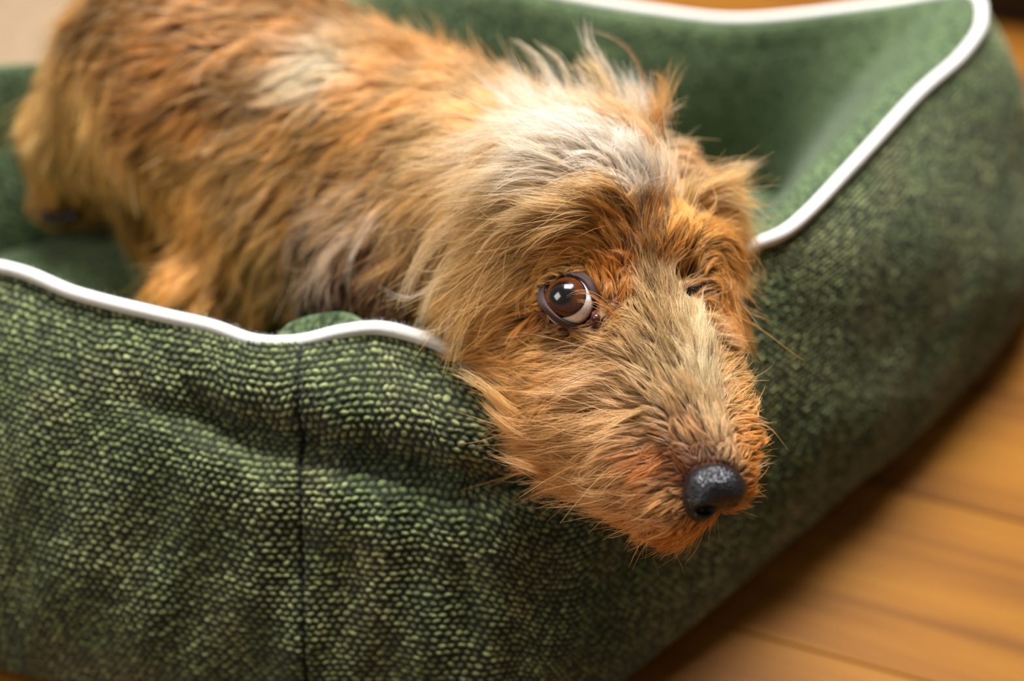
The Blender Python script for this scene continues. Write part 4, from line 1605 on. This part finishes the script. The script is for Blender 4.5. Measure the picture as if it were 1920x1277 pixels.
wp, wr, wc = np.concatenate(wp), np.concatenate(wr), np.clip(np.concatenate(wc), .004, .95)
o = hair_object('loose_hairs', wp, wr[:, None] * (1 - .8 * t01[None] ** 2), wc, m_hair, dog, DLOC)
o['label'] = 'loose wispy hairs standing clear of the coat'
print('HAIRS', NH, 'CLUMPS', NC_)

# ------------------------------------------------------------------ things beyond the bed
m_rug, nt, b = mat_new('beige_wool')
no = nt.nodes.new('ShaderNodeTexNoise')
no.inputs['Scale'].default_value = 60
cr = nt.nodes.new('ShaderNodeValToRGB')
cr.color_ramp.elements[0].color = S(120, 100, 78)
cr.color_ramp.elements[1].color = S(156, 130, 100)
nt.links.new(no.outputs[0], cr.inputs[0])
nt.links.new(cr.outputs[0], b.inputs['Base Color'])
b.inputs['Roughness'].default_value = 0.95


def rounded_slab(w, h, t, r, n=8):
    pts = []
    for cx, cy, a0 in ((w / 2 - r, h / 2 - r, 0), (-w / 2 + r, h / 2 - r, 90), (-w / 2 + r, -h / 2 + r, 180), (w / 2 - r, -h / 2 + r, 270)):
        for k in range(n + 1):
            a = math.radians(a0 + 90 * k / n)
            pts.append((cx + r * math.cos(a), cy + r * math.sin(a)))
    N = len(pts)
    rings = [(0, 1.0), (t * .6, 1.0), (t * .9, .997), (t, .99)]
    v = [(x * s_, y * s_, z_) for z_, s_ in rings for x, y in pts]
    f = []
    for a in range(len(rings) - 1):
        for k in range(N):
            k2 = (k + 1) % N
            f.append((a * N + k, a * N + k2, a * N + N + k2, a * N + N + k))
    f.append(tuple(range(N))[::-1])
    f.append(tuple((len(rings) - 1) * N + k for k in range(N)))
    return v, f


v, f = rounded_slab(.9, 1.1, .009, .03)
rug = make_mesh('rug', v, f, m_rug, smooth=False)
rug.location = (-.74, 1.52, .0)
rug.rotation_euler = (0, 0, .35)
rug['label'] = 'pale beige rug on the floor behind the bed, top left corner'
rug['category'] = 'rug'

m_dark, nt, b = mat_new('dark_stain')
b.inputs['Base Color'].default_value = S(30, 18, 12)
b.inputs['Roughness'].default_value = 0.5
cab = thing('cabinet', 'dark wooden furniture base at the edge of the floor, top right corner', 'furniture', (.86, 1.30, 0))


def box(name, c, s, parent, mat, bev=.004):
    import bmesh
    bm = bmesh.new()
    bmesh.ops.create_cube(bm, size=1)
    for q_ in bm.verts:
        q_.co = Vector((q_.co.x * s[0], q_.co.y * s[1], q_.co.z * s[2])) + Vector(c)
    bmesh.ops.bevel(bm, geom=bm.edges[:], offset=bev, segments=2, affect='EDGES')
    me = bpy.data.meshes.new(name)
    bm.to_mesh(me)
    bm.free()
    me.materials.append(mat)
    o = bpy.data.objects.new(name, me)
    COL.objects.link(o)
    o.parent = parent
    return o


cab.rotation_euler = (0, 0, -.25)
box('plinth', (0, 0, .04), (.78, .40, .08), cab, m_dark)
box('carcass', (0, 0, .33), (.82, .44, .50), cab, m_dark)

# the wall of the room well behind the bed
m_wall, nt, b = mat_new('plaster')
b.inputs['Base Color'].default_value = S(206, 186, 162)
b.inputs['Roughness'].default_value = 0.9
wb = box('wall_back', (0, 3.6, 1.19), (5.0, .10, 2.42), None, m_wall, .002)
wb['kind'] = 'structure'
bb = box('baseboard_back', (0, 3.54, .045), (4.9, .018, .09), None, m_wall, .003)
bb['kind'] = 'structure'
